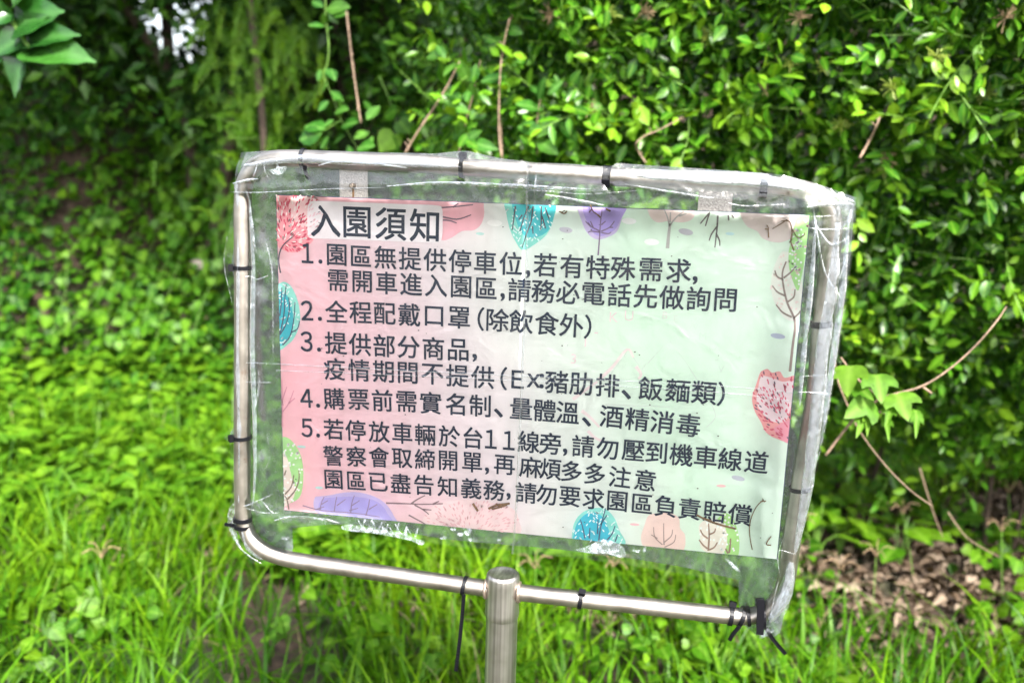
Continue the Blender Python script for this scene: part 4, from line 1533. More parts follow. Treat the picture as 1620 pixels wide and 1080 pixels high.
def sprays(n_spray, origin_fn, dir_fn, leaves=(6, 10), size=(0.03, 0.05), ratio=0.5, spacing=0.55, up=(0, -0.5, 0.9), upj=0.5):
    """twigs with alternate leaves; returns leaf arrays and twig lines"""
    Pp, D, Nn, Ln, Wd, Ti = [], [], [], [], [], []
    tw = []
    for _ in range(n_spray):
        o, depth = origin_fn()
        d = dir_fn(o)
        d = d / np.linalg.norm(d)
        k = random.randint(*leaves)
        s = random.uniform(*size)
        side = np.cross(d, rng.normal(size=3))
        side /= np.linalg.norm(side)
        t0 = random.random()
        st = s * spacing
        cur = np.array(o, float)
        bend = rng.normal(size=3) * 0.06
        line = [cur.copy()]
        for i in range(k):
            cur = cur + d * st
            d = d + bend
            d /= np.linalg.norm(d)
            line.append(cur.copy())
            sg = 1 if i % 2 else -1
            ld = d * random.uniform(0.4, 0.9) + side * sg * random.uniform(0.6, 1.0) + rng.normal(size=3) * 0.22
            if i == k - 1:
                ld = d + rng.normal(size=3) * 0.15
            un = np.array(up) + rng.normal(size=3) * upj
            ls = s * random.uniform(0.7, 1.15) * (0.75 + 0.25 * math.sin(math.pi * (i + .5) / k))
            Pp.append(cur.copy())
            D.append(ld)
            Nn.append(un)
            Ln.append(ls)
            Wd.append(ls * ratio * random.uniform(0.85, 1.15))
            Ti.append(min(1, max(0, t0 * 0.55 + 0.45 * random.random() - 0.25 + (0.3 * i / k))))
        tw.append(line)
    return np.array(Pp), np.array(D), np.array(Nn), np.array(Ln), np.array(Wd), np.array(Ti), tw


# ---- the hedge: face leans over towards the viewer at the top, ragged hem above the litter
HX0 = at(700, 150, 1.2).x


def hedge_face(x, z):
    """world Y of the leafy face"""
    zz = (z - 0.3) / 1.7
    y = 1.75 - 0.85 * min(1.25, max(0, zz)) ** 0.85
    y += 0.22 * noise.noise(Vector((x * 2.0, z * 2.0, 4))) + 0.12 * noise.noise(Vector((x * 5.5, z * 5.5, 8)))
    y += 0.5 * max(0, (HX0 + 0.35 - x)) ** 1.5
    y += 0.10 * max(0, x - 1.0)
    y += 0.45 * math.exp(-((x - 0.80) / 0.22) ** 2 - ((z - 0.45) / 0.30) ** 2)
    return y


def hem(x):
    return 0.50 + 0.08 * math.sin(x * 5) + 0.05 * math.sin(x * 11 + 1) - 0.06 * max(0, x - 1.2)


def hedge_origin():
    while True:
        x = random.uniform(HX0 - 0.12, 2.3)
        z = random.uniform(0.25, 2.35)
        if z < hem(x):
            continue
        if x < HX0 + 0.14 * noise.noise(Vector((z * 3, 0, 2))) + 0.10 * (2.2 - z) * 0:
            continue
        dep = abs(random.gauss(0, 0.16))
        y = hedge_face(x, z) + dep
        return np.array([x, y, z]), dep


def hedge_dir(o):
    return np.array([random.gauss(0, 0.7), random.gauss(-0.75, 0.4), random.gauss(0.15, 0.6)])


hedge = thing('hedge', 'tall dense glossy dark green hedge behind the right side of the sign', 'hedge', (1.2, 2.4, 0))
HP, HD, HN, HL, HW, HT, HTW = sprays(6400, hedge_origin, hedge_dir, (6, 10), (0.034, 0.052), 0.50, 0.52, (0, -0.62, 0.8), 0.5)
X_, Y_, Z_ = to_px(HP)
# young pale growth at the tips that stand proud of the face, darker leaves in the hollows
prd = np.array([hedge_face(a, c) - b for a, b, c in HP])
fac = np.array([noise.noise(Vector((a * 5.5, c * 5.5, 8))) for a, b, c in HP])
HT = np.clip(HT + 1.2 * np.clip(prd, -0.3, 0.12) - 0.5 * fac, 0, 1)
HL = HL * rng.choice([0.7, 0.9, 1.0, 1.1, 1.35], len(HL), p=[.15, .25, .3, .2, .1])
vis = (X_ > 0) & (X_ < 1620) & (Y_ > 0) & (Y_ < 800)
order = np.argsort(np.where(vis, Z_ / HL, 1e9))
front = order[:300]
keep = np.ones(len(HP), bool)
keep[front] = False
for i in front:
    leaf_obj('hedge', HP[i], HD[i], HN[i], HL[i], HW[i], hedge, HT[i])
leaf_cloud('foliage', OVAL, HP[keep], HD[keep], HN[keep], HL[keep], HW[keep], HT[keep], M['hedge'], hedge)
# deeper inner leaves, larger and sparser
n = 38000
ix = rng.uniform(HX0 + 0.05, 3.0, n)
iz = rng.uniform(0.34, 2.5, n)
iy = np.array([hedge_face(a, b) for a, b in zip(ix, iz)]) + 0.10 + rng.uniform(0, 0.45, n)
leaf_cloud('inner_foliage', SMALL, np.stack([ix, iy, iz], 1), rnd_unit(n), rnd_unit(n), rng.uniform(0.035, 0.065, n), rng.uniform(0.02, 0.035, n), rng.uniform(0.2, 0.8, n), M['hedge'], hedge)
mb = MB()
for ln in HTW[::4]:
    mb.tube(ln, 0.0012, 4, False)
o = mb.build('twigs', M['stem'], hedge)
o['kind'] = 'stuff'
for k in range(16):       # woody stems rising from the ground
    x = -0.0 + k * 0.2 + random.uniform(-.08, .08)
    y = hedge_face(x, 0.5) + random.uniform(0.35, 0.6)
    pts = [(x, y, -0.05)]
    for j in range(1, 6):
        pts.append((x + random.uniform(-.12, .12) * j * .5, y - 0.08 * j + random.uniform(-.05, .05), 0.4 * j))
    mb = MB()
    mb.tube(spline(pts, 4), [0.009 * (1 - 0.7 * i / 20) for i in range(21)], 7)
    mb.build('branch', M['bark'], hedge, True)
# dry and budding flower heads over the hedge face
for (px, py, m_) in ((1207, 140, 'flower'), (1265, 30, 'flower'), (1330, 200, 'bud'), (1410, 140, 'bud'), (1400, 255, 'flower'), (1250, 105, 'bud'), (1480, 90, 'bud'), (1560, 150, 'bud'), (965, 25, 'bud'), (870, 25, 'flower'), (1020, 20, 'flower'),
                     (935, 175, 'flower'), (1395, 275, 'bud'), (1300, 110, 'bud'), (1120, 60, 'bud'), (1590, 30, 'flower')):
    p = at(px, py, 1.3)
    y = hedge_face(p.x, p.z) - 0.05
    p = at(px, py, y)
    mb = MB()
    for j in range(26):
        d = Vector(rng.normal(size=3) * np.array([1, 0.8, 1]) + np.array([0, -0.5, 0.5])).normalized() * random.uniform(0.012, 0.030)
        mb.tube([p, p + d * 0.6 + Vector((0, 0, 0.002)), p + d], [0.0007, 0.0008, 0.0011], 4)
    mb.build('flower_head', M[m_], hedge)


# ---- oval-leaved vine on the left edge of the hedge, big single leaves
def leafy_vine(name, label, cat, stems, leaves, key, Y, stem_mat, stem_r=0.0022, ratio=0.5, group=None):
    root_p = at(stems[0][0][0], stems[0][0][1], Y)
    t = thing(name, label, cat, root_p, group)
    for s_ in stems:
        mb = MB()
        pts = spline([at(q[0], q[1], Y + (q[2] if len(q) > 2 else 0)) for q in s_], 4)
        n_ = len(pts)
        mb.tube(pts, [stem_r * (1 - 0.5 * i / n_) for i in range(n_)], 6)
        mb.build('stem', stem_mat, t, True)
    for (x0, y0, x1, y1, *rest) in leaves:
        a, b = at(x0, y0, Y + random.uniform(-.03, .0)), at(x1, y1, Y + random.uniform(-.06, .02))
        d = b - a
        nrm = (random.gauss(0, .25), -1, random.uniform(0.2, 0.9))
        leaf_obj(key, a, d, nrm, d.length, d.length * (rest[0] if rest else ratio), t, random.uniform(.2, .95))
    return t


leafy_vine('climbing_vine', 'climbing vine with large paired oval leaves at the left edge of the hedge', 'vine',
           [[(722, 260), (735, 200), (748, 150), (760, 95)], [(795, 255), (792, 200), (790, 130), (800, 60), (812, 20)], [(850, 245), (850, 190), (856, 150)]],
           [(742, 130, 726, 96), (748, 132, 752, 100, .6), (760, 130, 800, 118, .5), (790, 128, 805, 142, .5), (736, 160, 703, 145), (738, 162, 742, 138), (745, 180, 700, 158, .45), (734, 205, 712, 220), (730, 222, 728, 190), (735, 224, 760, 206, .5),
            (738, 225, 787, 234, .42), (745, 130, 752, 165, .55), (760, 150, 776, 165), (728, 180, 693, 190, .5), (755, 190, 770, 180), (722, 100, 700, 118), (815, 165, 862, 170, .5), (818, 200, 858, 205, .6), (850, 218, 887, 180, .4),
            (880, 195, 920, 222, .5), (848, 222, 815, 228, .5), (849, 222, 882, 242, .5), (852, 160, 860, 122, .45), (800, 90, 818, 105), (795, 60, 770, 75), (800, 45, 826, 52), (855, 150, 838, 132, .4), (792, 180, 770, 195, .4), (865, 150, 890, 128, .4), (700, 86, 672, 90), (705, 92, 690, 70)],
           'vine', 1.12, M['twig'], 0.0018)
leafy_vine('climbing_vine', 'hanging vine with small oval leaves left of the long bare stem', 'vine',
           [[(517, -60), (515, 20), (520, 70), (518, 100), (512, 120), (525, 150), (540, 190), (560, 225), (575, 250)], [(540, 190), (500, 215), (480, 232)]],
           [(514, 42, 488, 38, .5), (518, 46, 528, 42), (512, 20, 512, 42, .45), (520, 20, 535, 38, .5), (516, 15, 550, 8), (512, 12, 492, 0), (524, 20, 548, 20, .4), (508, 110, 502, 128, .55), (524, 110, 530, 126, .6), (520, 130, 506, 148), (522, 145, 545, 160, .6), (528, 122, 512, 106, .5),
            (538, 155, 540, 180, .5), (520, 160, 502, 175, .6), (530, 178, 548, 170), (528, 190, 510, 200, .6), (515, 205, 480, 195, .7), (510, 210, 470, 220, .7), (540, 200, 565, 190, .6), (545, 215, 525, 225), (560, 220, 585, 205), (565, 235, 590, 228, .7), (550, 230, 560, 250, .6), (520, 215, 505, 235, .7),
            (580, 190, 600, 165, .6), (575, 160, 590, 175, .5), (590, 215, 580, 240)],
           'vine', 1.25, M['stem'], 0.0018)
leafy_vine('climbing_vine', 'broad heart-leaved vine low between the bare stem and the hedge', 'vine',
           [[(600, 120), (620, 170), (630, 220), (625, 260)]], [(625, 210, 600, 240, 1), (630, 190, 650, 212, 1), (628, 175, 605, 185, .9), (630, 225, 612, 255, .9), (622, 160, 640, 150, .9)], 'creeper', 1.5, M['stem'], 0.0018)

# bare stems
for label, pts, Y, r_ in (('long bare brown stem hanging down to the top bar near the left', [(548, 18), (555, 80), (563, 140), (571, 195)], 1.18, 0.0032),
                          ('bare grey stem leaning right behind the top bar', [(640, 244), (660, 210), (690, 165), (712, 128), (727, 98)], 1.08, 0.0030),
                          ('thin upright bare stem in front of the hedge', [(793, 248), (789, 200), (791, 120), (797, 70), (806, 30)], 1.05, 0.0026),
                          ('short crooked dead twig just above the top bar', [(1022, 258), (1010, 240), (1006, 228), (1020, 215), (1042, 206), (1080, 186)], 1.0, 0.0022),
                          ('brown stem crossing the hedge in the upper right', [(1360, 250), (1374, 225), (1386, 200), (1392, 185)], 0.98, 0.0028)):
    mb = MB()
    pp_ = spline([at(x, y, Y + random.uniform(-.02, .02)) for x, y in pts], 5)
    mb.tube(pp_, [0.8 * r_ * (1 - 0.3 * i / len(pp_)) * (1.35 if i % 5 == 2 else random.uniform(.9, 1.05)) for i in range(len(pp_))], 7)
    for j in range(3):
        q = pp_[random.randint(2, len(pp_) - 3)]
        mb.tube([q, q + Vector((random.uniform(-.012, .012), -.004, random.uniform(.004, .014)))], [r_ * .5, r_ * .3], 5)
    tag(mb.build('bare_stem', M['twig'], None, True), label, 'twig')

# the thorny twig with lobed leaves on the right
tw = leafy_vine('leafy_twig', 'long brown twig with pale three-lobed leaves sticking out beside the right upright', 'twig',
                [[(1306, 720, .0), (1330, 688), (1352, 662), (1375, 645), (1392, 630), (1420, 622), (1460, 610), (1500, 585), (1540, 550), (1575, 510), (1592, 485, .1)],
                 [(1392, 628), (1370, 612), (1350, 592), (1330, 565)], [(1385, 650), (1400, 655), (1405, 670)], [(1460, 612), (1474, 622)]],
                [], 'lobed', 0.62, M['twig'], 0.0027)
for (x0, y0, x1, y1, wd) in ((1346, 578, 1338, 612, 1.15), (1386, 592, 1396, 624, 1.1), (1376, 630, 1350, 652, 1.15), (1418, 622, 1436, 652, 1.15), (1368, 655, 1360, 680, .5), (1370, 652, 1376, 678, .4),
                             (1448, 648, 1453, 680, .4), (1400, 655, 1407, 686, .35), (1412, 640, 1403, 664, .45), (1356, 612, 1374, 622, .8)):
    a, b = at(x0, y0, 0.60), at(x1, y1, 0.56)
    d = b - a
    leaf_obj('lobed', a, d, (random.gauss(0, .3), -0.9, random.uniform(.3, 1)), d.length * 1.15, d.length * wd, tw, random.uniform(.1, .9))
for label, pts, Y in (('thin bare vine hanging down and across towards the leaf litter', [(1318, 545), (1325, 600), (1345, 650), (1362, 685), (1400, 735), (1440, 775), (1475, 800)], 0.75),
                      ('short leaning dead stick over the leaf litter', [(1455, 740), (1470, 790), (1480, 820), (1492, 850)], 1.3),
                      ('thin dead twig low over the litter', [(1500, 810), (1530, 850), (1580, 880)], 1.25)):
    mb = MB()
    pp_ = spline([at(x, y, Y) for x, y in pts], 5)
    mb.tube(pp_, [0.0016 * (1 - 0.4 * i / len(pp_)) for i in range(len(pp_))], 6)
    tag(mb.build('bare_stem', M['twig'], None, True), label, 'twig')

# upper-left near branch with big toothed leaves
mt = thing('leafy_branch', 'blurred branch with large dull green pointed leaves at the top left corner', 'branch', at(-80, -60, 0.95))
mb = MB()
_a = at(-80, -60, 0.95)
mb.tube(spline([_a + Vector((-.9, .9, .95)), _a + Vector((-.45, .4, .50)), _a, at(0, 10, 0.93), at(46, 76, 0.9)], 5), [0.010 - 0.0003 * i for i in range(21)], 7)
mb.build('stem', M['stem'], mt, True)
for (x0, y0, x1, y1, wd) in ((40, 72, 132, 82, .55), (48, 70, 8, 146, .6), (42, 66, 108, 44, .5), (40, 60, -20, 82, .7), (50, 80, 86, 94, .5), (25, 40, 82, 8, .8), (20, 20, -16, 36, .8), (44, 52, 64, 20, .6), (10, 30, -8, 0, .8), (20, 8, 40, -30, .8), (0, 70, -30, 110, .7)):
    a, b = at(x0, y0, 0.92), at(x1, y1, 0.88)
    d = b - a
    leaf_obj('mulberry', a, d, (random.gauss(0.1, .3), -1.0, 0.5), d.length, d.length * wd * 1.2, mt, random.uniform(.2, .9))

# ---- bank creepers, dark trees and hanging strands on the left
n = 34000
cx = rng.uniform(-5.5, 0.8, n)
cy = rng.uniform(2.1, 4.3, n)
dens = np.array([0.7 * noise.noise(Vector((a * 3.2, b * 0.9, 7))) + 0.35 * noise.noise(Vector((a * 7, b * 2.2, 7))) for a, b in zip(cx, cy)])
BP = surf(362, 520)
dens -= 0.5 * np.exp(-((cx - BP.x) / 0.10) ** 2 - ((cy - BP.y) / 0.5) ** 2)
ok = dens + rng.uniform(-0.12, 0.12, n) > np.where(cx < -1.5, -0.75, -0.16)
cx, cy, dens = cx[ok], cy[ok], dens[ok]
n = len(cx)
cz = np.array([gh(a, b) for a, b in zip(cx, cy)])
Pp = np.stack([cx, cy - rng.uniform(0, .10, n) - 0.12 * np.clip(dens, 0, 1), cz + rng.uniform(0.0, 0.10, n)], 1)
D = np.stack([rng.normal(0, .7, n), rng.normal(-.5, .4, n), rng.normal(-0.35, .4, n)], 1)
Nn = np.stack([rng.normal(0, .4, n), rng.normal(-.6, .3, n), np.full(n, 0.8)], 1)
sz = rng.uniform(0.028, 0.060, n)
tag(leaf_cloud('creeper_leaves', HEART, Pp, D, Nn, sz, sz * 0.95, np.clip(0.45 + dens * .8 + rng.normal(0, .2, n), 0, 1), M['creeper']), 'mat of small bright green creeper leaves over the steep bank', 'creeper')

ORD = ['leftmost', 'second from the left', 'third from the left', 'fourth from the left', 'fifth from the left', 'sixth from the left', 'seventh from the left', 'eighth from the left', 'ninth from the left', 'tenth from the left']
for k in range(7):
    px = 165 + k * 34 + random.uniform(-8, 8)
    bx_ = surf(px, 420).x
    pts = []
    for j in range(9):
        z = 1.95 - 0.19 * j
        yy = 2.0
        while gh(bx_, yy) < z and yy < 4.2:
            yy += 0.02
        pts.append(Vector((bx_ + random.uniform(-.09, .09), yy - 0.10 - 0.02 * j, z)))
    top = pts[0]
    hv = thing('hanging_vine', None, 'vine', top)
    hv['label'] = 'strand of bright heart-shaped leaves hanging over the bank, ' + ORD[k]
    hv['group'] = 'vine strands hanging over the bank'
    mb = MB()
    pts = spline(pts, 4)
    mb.tube(pts, 0.0012, 5)
    mb.build('stem', M['stem'], hv, True)
    for j in range(48):
        q = pts[min(len(pts) - 1, int(random.random() * len(pts)))] + Vector(rng.normal(size=3) * 0.035)
        s_ = random.uniform(.035, .065)
        leaf_obj('creeper', q, (random.gauss(0, .6), -.3, -0.9), (random.gauss(0, .4), -.9, .6), s_, s_ * .95, hv, random.uniform(.2, 1))


def crown(name, label, cat, x0, x1, y0, y1, z0, z1, nl, size, key, tint=(0, 1), trunk_x=None, clump=2.2, thr=-0.15, tm=SMALL, hole=None):
    t = thing(name, label, cat, ((x0 + x1) / 2, (y0 + y1) / 2, gh((x0 + x1) / 2, (y0 + y1) / 2)))
    cx, cy, cz = rng.uniform(x0, x1, nl), rng.uniform(y0, y1, nl), rng.uniform(z0, z1, nl)
    dn = np.array([noise.noise(Vector((a * clump, b * clump, c * clump))) for a, b, c in zip(cx, cy, cz)])
    ok = dn > thr
    if hole is not None:
        X, Y, Z = to_px(np.stack([cx, cy, cz], 1))
        for (hx, hy, ha, hb, pr) in hole:
            ok &= ~((((X - hx) / ha) ** 2 + ((Y - hy) / hb) ** 2 < 1) & (rng.uniform(0, 1, nl) < pr))
    Pp = np.stack([cx, cy, cz], 1)[ok]
    m_ = len(Pp)
    s_ = rng.uniform(*size, m_)
    D = rnd_unit(m_) * np.array([1, .8, .5]) + np.array([0, -.3, -.5])
    Nn = rng.normal(0, .5, (m_, 3)) + np.array([0, -.5, .8])
    leaf_cloud('foliage', tm, Pp, D, Nn, s_, s_ * .55, np.clip(rng.uniform(*tint, m_) + dn[ok] * .4, 0, 1), M[key], t)
    tx = trunk_x if trunk_x is not None else (x0 + x1) / 2
    for b in range(3):
        xx = tx + random.uniform(-.5, .5)
        yy = y1 + random.uniform(-.2, .3)
        g0 = gh(xx, yy)
        pts = [(xx, yy, g0 - .1), (xx + random.uniform(-.2, .2), yy, g0 + (z1 - g0) * .4), (xx + random.uniform(-.6, .6), yy - .2, g0 + (z1 - g0) * .9)]
        mb = MB()
        pp_ = spline(pts, 5)
        mb.tube(pp_, [0.045 * (1 - .7 * i / len(pp_)) for i in range(len(pp_))], 8)
        mb.build('trunk', M['bark'], t, True)
    return t


SKY = [(272, 42, 38, 32, 0.54), (325, 78, 18, 13, .66), (420, 25, 40, 20, .75), (560, 25, 30, 15, .7)]
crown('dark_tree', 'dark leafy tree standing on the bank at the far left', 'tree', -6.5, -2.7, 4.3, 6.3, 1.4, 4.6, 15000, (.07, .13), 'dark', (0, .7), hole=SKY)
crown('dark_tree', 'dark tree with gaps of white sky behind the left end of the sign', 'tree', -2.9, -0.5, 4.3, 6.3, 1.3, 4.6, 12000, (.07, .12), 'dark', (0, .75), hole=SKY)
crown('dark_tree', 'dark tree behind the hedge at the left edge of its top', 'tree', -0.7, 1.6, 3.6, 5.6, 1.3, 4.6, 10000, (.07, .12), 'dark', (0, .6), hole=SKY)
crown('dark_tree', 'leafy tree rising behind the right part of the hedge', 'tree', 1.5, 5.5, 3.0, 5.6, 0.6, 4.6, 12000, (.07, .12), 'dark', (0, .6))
crown('overhanging_tree', 'unseen tree overhead whose boughs shade the bank at the upper left', 'tree', -5.5, -0.6, 1.35, 4.6, 2.25, 4.0, 27000, (.08, .14), 'dark', (0, .7), thr=-.3, hole=SKY)  # inferred crown above the view, spread forward to shade the bank
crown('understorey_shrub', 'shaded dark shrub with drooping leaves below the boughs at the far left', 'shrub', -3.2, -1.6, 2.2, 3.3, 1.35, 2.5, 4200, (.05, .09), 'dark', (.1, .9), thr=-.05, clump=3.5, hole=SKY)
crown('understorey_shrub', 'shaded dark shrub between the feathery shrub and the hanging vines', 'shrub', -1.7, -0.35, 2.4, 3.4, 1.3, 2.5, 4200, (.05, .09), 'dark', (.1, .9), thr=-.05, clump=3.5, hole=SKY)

# feathery shrub
fs_ = thing('feathery_shrub', 'soft yellow-green feathery shrub standing left of the sign behind its top corner', 'shrub', at(410, 600, 2.2))
fp_, fd_, fn_, fl_, fw_, ft_ = [], [], [], [], [], []
mb = MB()
for k in range(300):
    a = at(random.gauss(410, 42), random.uniform(-60, 420), 2.3 + random.uniform(-.2, .25))
    dr = Vector((random.gauss(0, .6), random.gauss(-.3, .4), random.gauss(-.1, .6))).normalized()
    if a.z < 0.5:
        continue
    t0 = random.random()
    ln = random.uniform(.08, .17)
    cur = a.copy()
    line = [cur.copy()]
    for j in range(34):
        cur = cur + dr * ln / 34
        dr = (dr + Vector((0, 0, -0.045)) + Vector(rng.normal(size=3) * .05)).normalized()
        for s_ in (-1, 1):
            sd_ = dr.cross(Vector((0, 1, 0.3))).normalized() * s_
            fp_.append(cur)
            fd_.append(dr * .5 + sd_ + Vector(rng.normal(size=3) * .25))
            fn_.append((0, -1, .5))
            q = random.uniform(.012, .032) * (1 - j / 50)
            fl_.append(q)
            fw_.append(0.0035)
            ft_.append(min(1, t0 * .6 + random.random() * .4))
    line.append(cur.copy())
    mb.tube(line, 0.0006, 4, False)
leaf_cloud('foliage', SMALL, np.array(fp_), np.array(fd_), np.array(fn_), fl_, fw_, ft_, M['feather'], fs_)
mb.build('stems', M['stem'], fs_)['kind'] = 'stuff'
mb = MB()
b0 = at(420, 560, 2.25)
mb.tube(spline([(b0.x, b0.y, -.05), (b0.x - .03, b0.y, .6), (b0.x + .02, b0.y, 1.3), (b0.x - .05, b0.y, 2.1)], 5), 0.014, 7)
mb.build('trunk', M['bark'], fs_, True)

# ---- ground cover
NOGRASS = [((1.05, 1.80), 0.60, 0.52), ((0.75, 2.2), 0.5, 0.35), ((1.8, 2.25), 0.7, 0.40)]


def bare(x, y):
    v = 0
    for (c, a, b) in NOGRASS:
        e = ((x - c[0]) / a) ** 2 + ((y - c[1]) / b) ** 2
        v = max(v, 1 - e)
    return v


def grass_field(n, x0, x1, y0, y1, hgt, wid):
    X = rng.uniform(x0, x1, n)
    Y = rng.uniform(y0, y1, n)
    cl = np.array([noise.noise(Vector((a * 2.2, b * 2.2, 21))) for a, b in zip(X, Y)])
    br_ = np.array([bare(a, b) for a, b in zip(X, Y)])
    keep_ = (cl * .8 + rng.uniform(-.5, .6, n) > -0.28 + 1.1 * np.clip((Y - 1.75 - 0.5 * np.clip(X + .2, 0, 2)) / 0.8, 0, 1)) & (br_ + rng.uniform(-.25, .25, n) < 0.12)
    X, Y, cl = X[keep_], Y[keep_], cl[keep_]
    n = len(X)
    Zg = np.array([gh(a, b) for a, b in zip(X, Y)])
    H = rng.uniform(*hgt, n) * (1 + .45 * cl)
    W = rng.uniform(*wid, n)
    az = rng.uniform(0, 2 * math.pi, n)
    lean = rng.uniform(0.25, 1.15, n)
    dx, dy = np.cos(az), np.sin(az)
    K_ = 6
    ts = np.linspace(0, 1, K_)
    V = np.zeros((n, K_, 2, 3), np.float32)
    wa = az + math.pi / 2 + rng.normal(0, .4, n)
    for i, t in enumerate(ts):
        out = H * lean * t ** 1.8 * 0.85
        up = H * (t - lean * 0.42 * t ** 2.4)
        hw = W / 2 * (1 - t ** 2.2) * (0.65 + 0.35 * min(1, t * 4)) + 0.0002
        for s_, sg in enumerate((-1, 1)):
            V[:, i, s_, 0] = X + dx * out + np.cos(wa) * hw * sg
            V[:, i, s_, 1] = Y + dy * out + np.sin(wa) * hw * sg
            V[:, i, s_, 2] = Zg + up
    V = V.reshape(-1, 3)
    q = np.array([[2 * i, 2 * i + 1, 2 * i + 3, 2 * i + 2] for i in range(K_ - 1)]).ravel()
    LI = (q[None, :] + (np.arange(n) * 2 * K_)[:, None]).ravel()
    nf = n * (K_ - 1)
    me = bpy.data.meshes.new('grass')
    me.vertices.add(len(V))
    me.vertices.foreach_set('co', V.ravel())
    me.loops.add(len(LI))
    me.loops.foreach_set('vertex_index', LI.astype(np.int32))
    me.polygons.add(nf)
    me.polygons.foreach_set('loop_start', (np.arange(nf) * 4).astype(np.int32))
    me.update(calc_edges=True)
    me.polygons.foreach_set('use_smooth', np.ones(nf, bool))
    tin = np.clip(rng.uniform(0.0, 0.85, n) + cl * .6, 0, 1)
    me.attributes.new('tint', 'FLOAT', 'POINT').data.foreach_set('value', np.repeat(tin, 2 * K_).astype(np.float32))
    me.attributes.new('rib', 'FLOAT', 'POINT').data.foreach_set('value', np.ones(len(V), np.float32))
    return me


g = link('grass', grass_field(44000, -3.6, 3.0, 0.25, 3.1, (.13, .32), (.005, .012)), None, M['grass'])
tag(g, 'fresh bright green grass around and behind the foot of the sign', 'grass', kind='stuff')
g = link('grass', grass_field(9000, -3.2, 3.2, -1.6, 0.3, (.08, .18), (.004, .009)), None, M['grass'])
tag(g, 'shorter green grass in front of the sign', 'grass', kind='stuff')

straw = grass_field(1800, -3.4, 3.0, 0.4, 2.6, (.10, .26), (.003, .007))
straw.name = 'straw'
g = link('dry_grass', straw, None, M['straw'])
tag(g, 'scattered dry straw-coloured blades among the green grass', 'grass', kind='stuff')

# small round-leaved ground cover between the blades
n = 15000
X = rng.uniform(-4.2, 2.6, n)
Y = rng.uniform(0.6, 3.6, n)
c1 = np.array([noise.noise(Vector((a * 1.7 + 9, b * 1.7, 2))) for a, b in zip(X, Y)])
leftb = np.where((X < -0.2) & (Y > 1.7), .5, np.where(X > 0.5, .22, 0))
ok = c1 + leftb + rng.uniform(-.2, .2, n) > np.where(Y < 2.0, 0.28, 0.0)
X, Y = X[ok], Y[ok]
n = len(X)
Zg = np.array([gh(a, b) for a, b in zip(X, Y)])
Pp = np.stack([X, Y, Zg + rng.uniform(.03, .14, n)], 1)
D = np.stack([rng.normal(0, 1, n), rng.normal(-.3, 1, n), rng.normal(-.25, .35, n)], 1)
Nn = np.stack([rng.normal(0, .45, n), rng.normal(-.75, .4, n), np.ones(n)], 1)
sz = rng.uniform(.022, .062, n)
tag(leaf_cloud('ground_cover', HEART, Pp, D, Nn, sz, sz * .9, rng.uniform(.15, 1, n), M['weed']), 'low round-leaved green ground cover among the grass', 'ground cover')

# thicker growth of oval leaves behind the foot of the sign and along the bank
Pp, D, Nn, Ln, Wd, Ti = [], [], [], [], [], []
for k in range(800):
    if k < 360:
        q = surf(random.uniform(380, 1200), random.uniform(800, 940))
    else:
        q = surf(random.uniform(-80, 440), random.uniform(600, 850))
    q.z = gh(q.x, q.y)
    hh = random.uniform(.08, .22)
    for j in range(random.randint(5, 9)):
        az = random.uniform(0, 6.28)
        Pp.append((q.x + math.cos(az) * .03, q.y + math.sin(az) * .03, q.z + hh * random.uniform(.4, 1)))
        D.append((math.cos(az), math.sin(az), random.uniform(-.3, .6)))
        Nn.append((random.gauss(0, .2), random.gauss(-.3, .2), 1))
        l_ = random.uniform(.045, .085)
        Ln.append(l_)
        Wd.append(l_ * random.uniform(.45, .6))
        Ti.append(random.uniform(.2, 1))
tag(leaf_cloud('undergrowth', OVAL, np.array(Pp), np.array(D), np.array(Nn), Ln, Wd, Ti, M['weed']), 'thick undergrowth of oval-leaved weeds behind the foot of the sign', 'undergrowth')

# leaf litter under the hedge
n = 12000
X = rng.uniform(-0.6, 2.8, n)
Y = rng.uniform(1.2, 2.8, n)
br_ = np.array([bare(a, b) for a, b in zip(X, Y)])
ok = (br_ + rng.uniform(-.3, .35, n) > 0)
X, Y = X[ok], Y[ok]
X = np.concatenate([X, rng.uniform(-4, .5, 2600)])
Y = np.concatenate([Y, rng.uniform(1.2, 3.2, 2600)])
n = len(X)
Zg = np.array([gh(a, b) for a, b in zip(X, Y)])
Pp = np.stack([X, Y, Zg + rng.uniform(.004, .03, n)], 1)
D = np.stack([rng.normal(0, 1, n), rng.normal(0, 1, n), rng.normal(0, .25, n)], 1)
Nn = np.stack([rng.normal(0, .5, n), rng.normal(-.2, .5, n), np.ones(n)], 1)
sz = rng.uniform(.025, .055, n)
tag(leaf_cloud('leaf_litter', CURL, Pp, D, Nn, sz, sz * .5, rng.uniform(0, 1, n) ** 1.3, M['dry']), 'curled brown dead leaves scattered on the soil under the hedge', 'leaf litter')

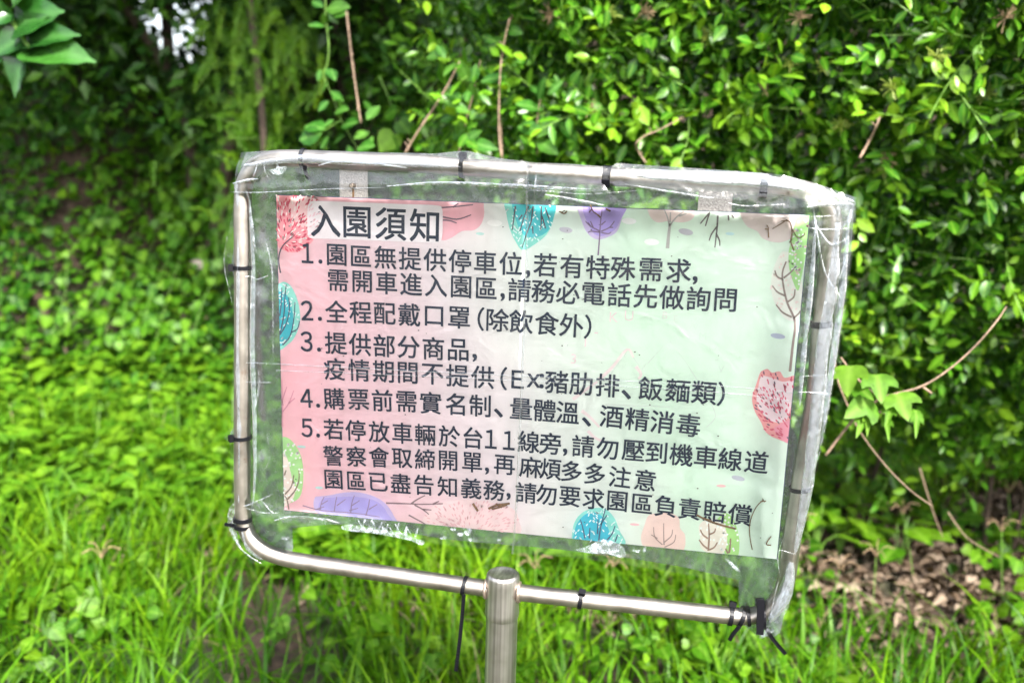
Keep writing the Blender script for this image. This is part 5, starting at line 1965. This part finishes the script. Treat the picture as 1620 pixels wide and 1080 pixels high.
# stones on the bank foot
for (px, py, s_, lb) in ((320, 602, .05, 'pale pinkish stone at the foot of the bank left of the sign'), (302, 628, .035, 'small reddish stone just below the pale stone'), (322, 425, .06, 'pale stone high on the bank beside the left upright')):
    c = surf(px, py)
    v, f = [], []
    for i in range(7):
        for j in range(10):
            th, ph = math.pi * i / 6, 2 * math.pi * j / 10
            d = Vector((math.sin(th) * math.cos(ph), math.sin(th) * math.sin(ph), math.cos(th)))
            v.append(c + Vector((d.x * s_ * 1.3, d.y * s_, d.z * s_ * .7)) * (1 + .25 * noise.noise(d * 1.7 + Vector((px, 0, 0)))))
    for i in range(6):
        for j in range(10):
            f.append((i * 10 + j, i * 10 + (j + 1) % 10, (i + 1) * 10 + (j + 1) % 10, (i + 1) * 10 + j))
    tag(obj('stone', v, f, M['stone'], None, True), lb, 'stone')


# broad-leaved weeds, each a plant of its own
def weed(key, nleaf, size, height, ratio, flat):
    t = thing('weed_plant', None, 'plant', (0, 0, 0))
    for j in range(nleaf):
        az = j * 2.4 + random.uniform(-.3, .3)
        hh = height * random.uniform(.4, 1)
        reach = size * random.uniform(.3, .8)
        base = Vector((math.cos(az) * reach, math.sin(az) * reach, hh))
        mb = MB()
        mb.tube([(0, 0, 0), (base.x * .4, base.y * .4, hh * .7), base], 0.0015, 4)
        pst = mb.build('leaf_stalk', M['stem'], t)
        d = Vector((math.cos(az), math.sin(az), random.uniform(-.35, .25 if flat else .9)))
        leaf_obj(key, base, d, (random.gauss(0, .2), random.gauss(-.2, .2), 1), size * random.uniform(.75, 1.2), size * ratio * random.uniform(.8, 1.1), t, random.uniform(.3, 1))
    return t


protos = [weed('heart', 11, .078, .16, 0.95, True), weed('weed', 11, .075, .20, 0.5, False), weed('weed', 10, .08, .18, 0.45, False), weed('heart', 12, .06, .12, .9, True)]
LB = ['weed with broad heart-shaped leaves on the left slope foot', 'weed with upright oval leaves', 'weed with long pointed leaves', 'weed with small round leaves']
spots = []
for k in range(8):
    spots.append((40 + k * 44 + random.uniform(-12, 12), random.uniform(590, 690), 0, 'heart-leaved weed at the foot of the left bank, ' + ORD[k], 'heart-leaved weeds at the foot of the bank'))
for k in range(10):
    spots.append((455 + k * 76 + random.uniform(-15, 15), random.uniform(862, 920), 1, 'oval-leaved weed behind the bottom bar of the sign, ' + ORD[k], 'oval-leaved weeds behind the bottom bar'))
for k in range(5):
    spots.append((1245 + k * 42 + random.uniform(-8, 8), random.uniform(850, 940), 2 if k % 2 else 0, 'bright weed beside the leaf litter right of the sign, ' + ORD[k], 'weeds along the leaf litter'))
for k in range(5):
    spots.append((50 + k * 78 + random.uniform(-15, 15), random.uniform(720, 850), 3, 'low small-leaved weed in the grass left of the sign, ' + ORD[k], 'small-leaved weeds in the left grass'))
used = set()
for (px, py, pi, lb, grp) in spots:
    p = surf(px, py)
    o = protos[pi] if pi not in used else copy_tree(protos[pi])
    used.add(pi)
    o.location = (p.x, p.y, gh(p.x, p.y) - 0.01)
    o.rotation_euler = (0, 0, random.uniform(0, 6.28))
    s_ = random.uniform(.8, 1.25)
    o.scale = (s_, s_, s_)
    o['label'] = lb
    o['group'] = grp

# dry seed heads of grass
seed0 = None
for (px, py) in ((1240, 950), (1590, 960), (1380, 1000), (1450, 930), (1560, 820), (1300, 1010), (960, 1010), (860, 1020), (150, 1000), (560, 960), (1600, 900)):
    p = surf(px, py)
    if seed0 is None:
        t = thing('seeding_grass', None, 'grass stalk', (0, 0, 0))
        mb = MB()
        mb.tube(spline([(0, 0, 0), (.01, 0, .12), (.03, 0, .24)], 4), 0.0014, 5)
        mb.build('stalk', M['stem'], t)
        for j in range(5):
            a = j * 1.25
            mb = MB()
            mb.tube(spline([(.03, 0, .24), (.03 + .03 * math.cos(a), .03 * math.sin(a), .27), (.03 + .07 * math.cos(a), .07 * math.sin(a), .265)], 4), 0.0013, 5)
            mb.build('seed_spike', M['flower'], t)
        seed0 = t
        o = t
    else:
        o = copy_tree(seed0)
    o.location = (p.x, p.y, gh(p.x, p.y) + random.uniform(-.06, .02))
    o.rotation_euler = (random.uniform(-.2, .2), random.uniform(-.2, .2), random.uniform(0, 6))
    o.scale = (.7, .7, 1.1)
    o['label'] = 'thin grass stalk with a spreading tan seed head'
    o['group'] = 'seeding grass stalks'
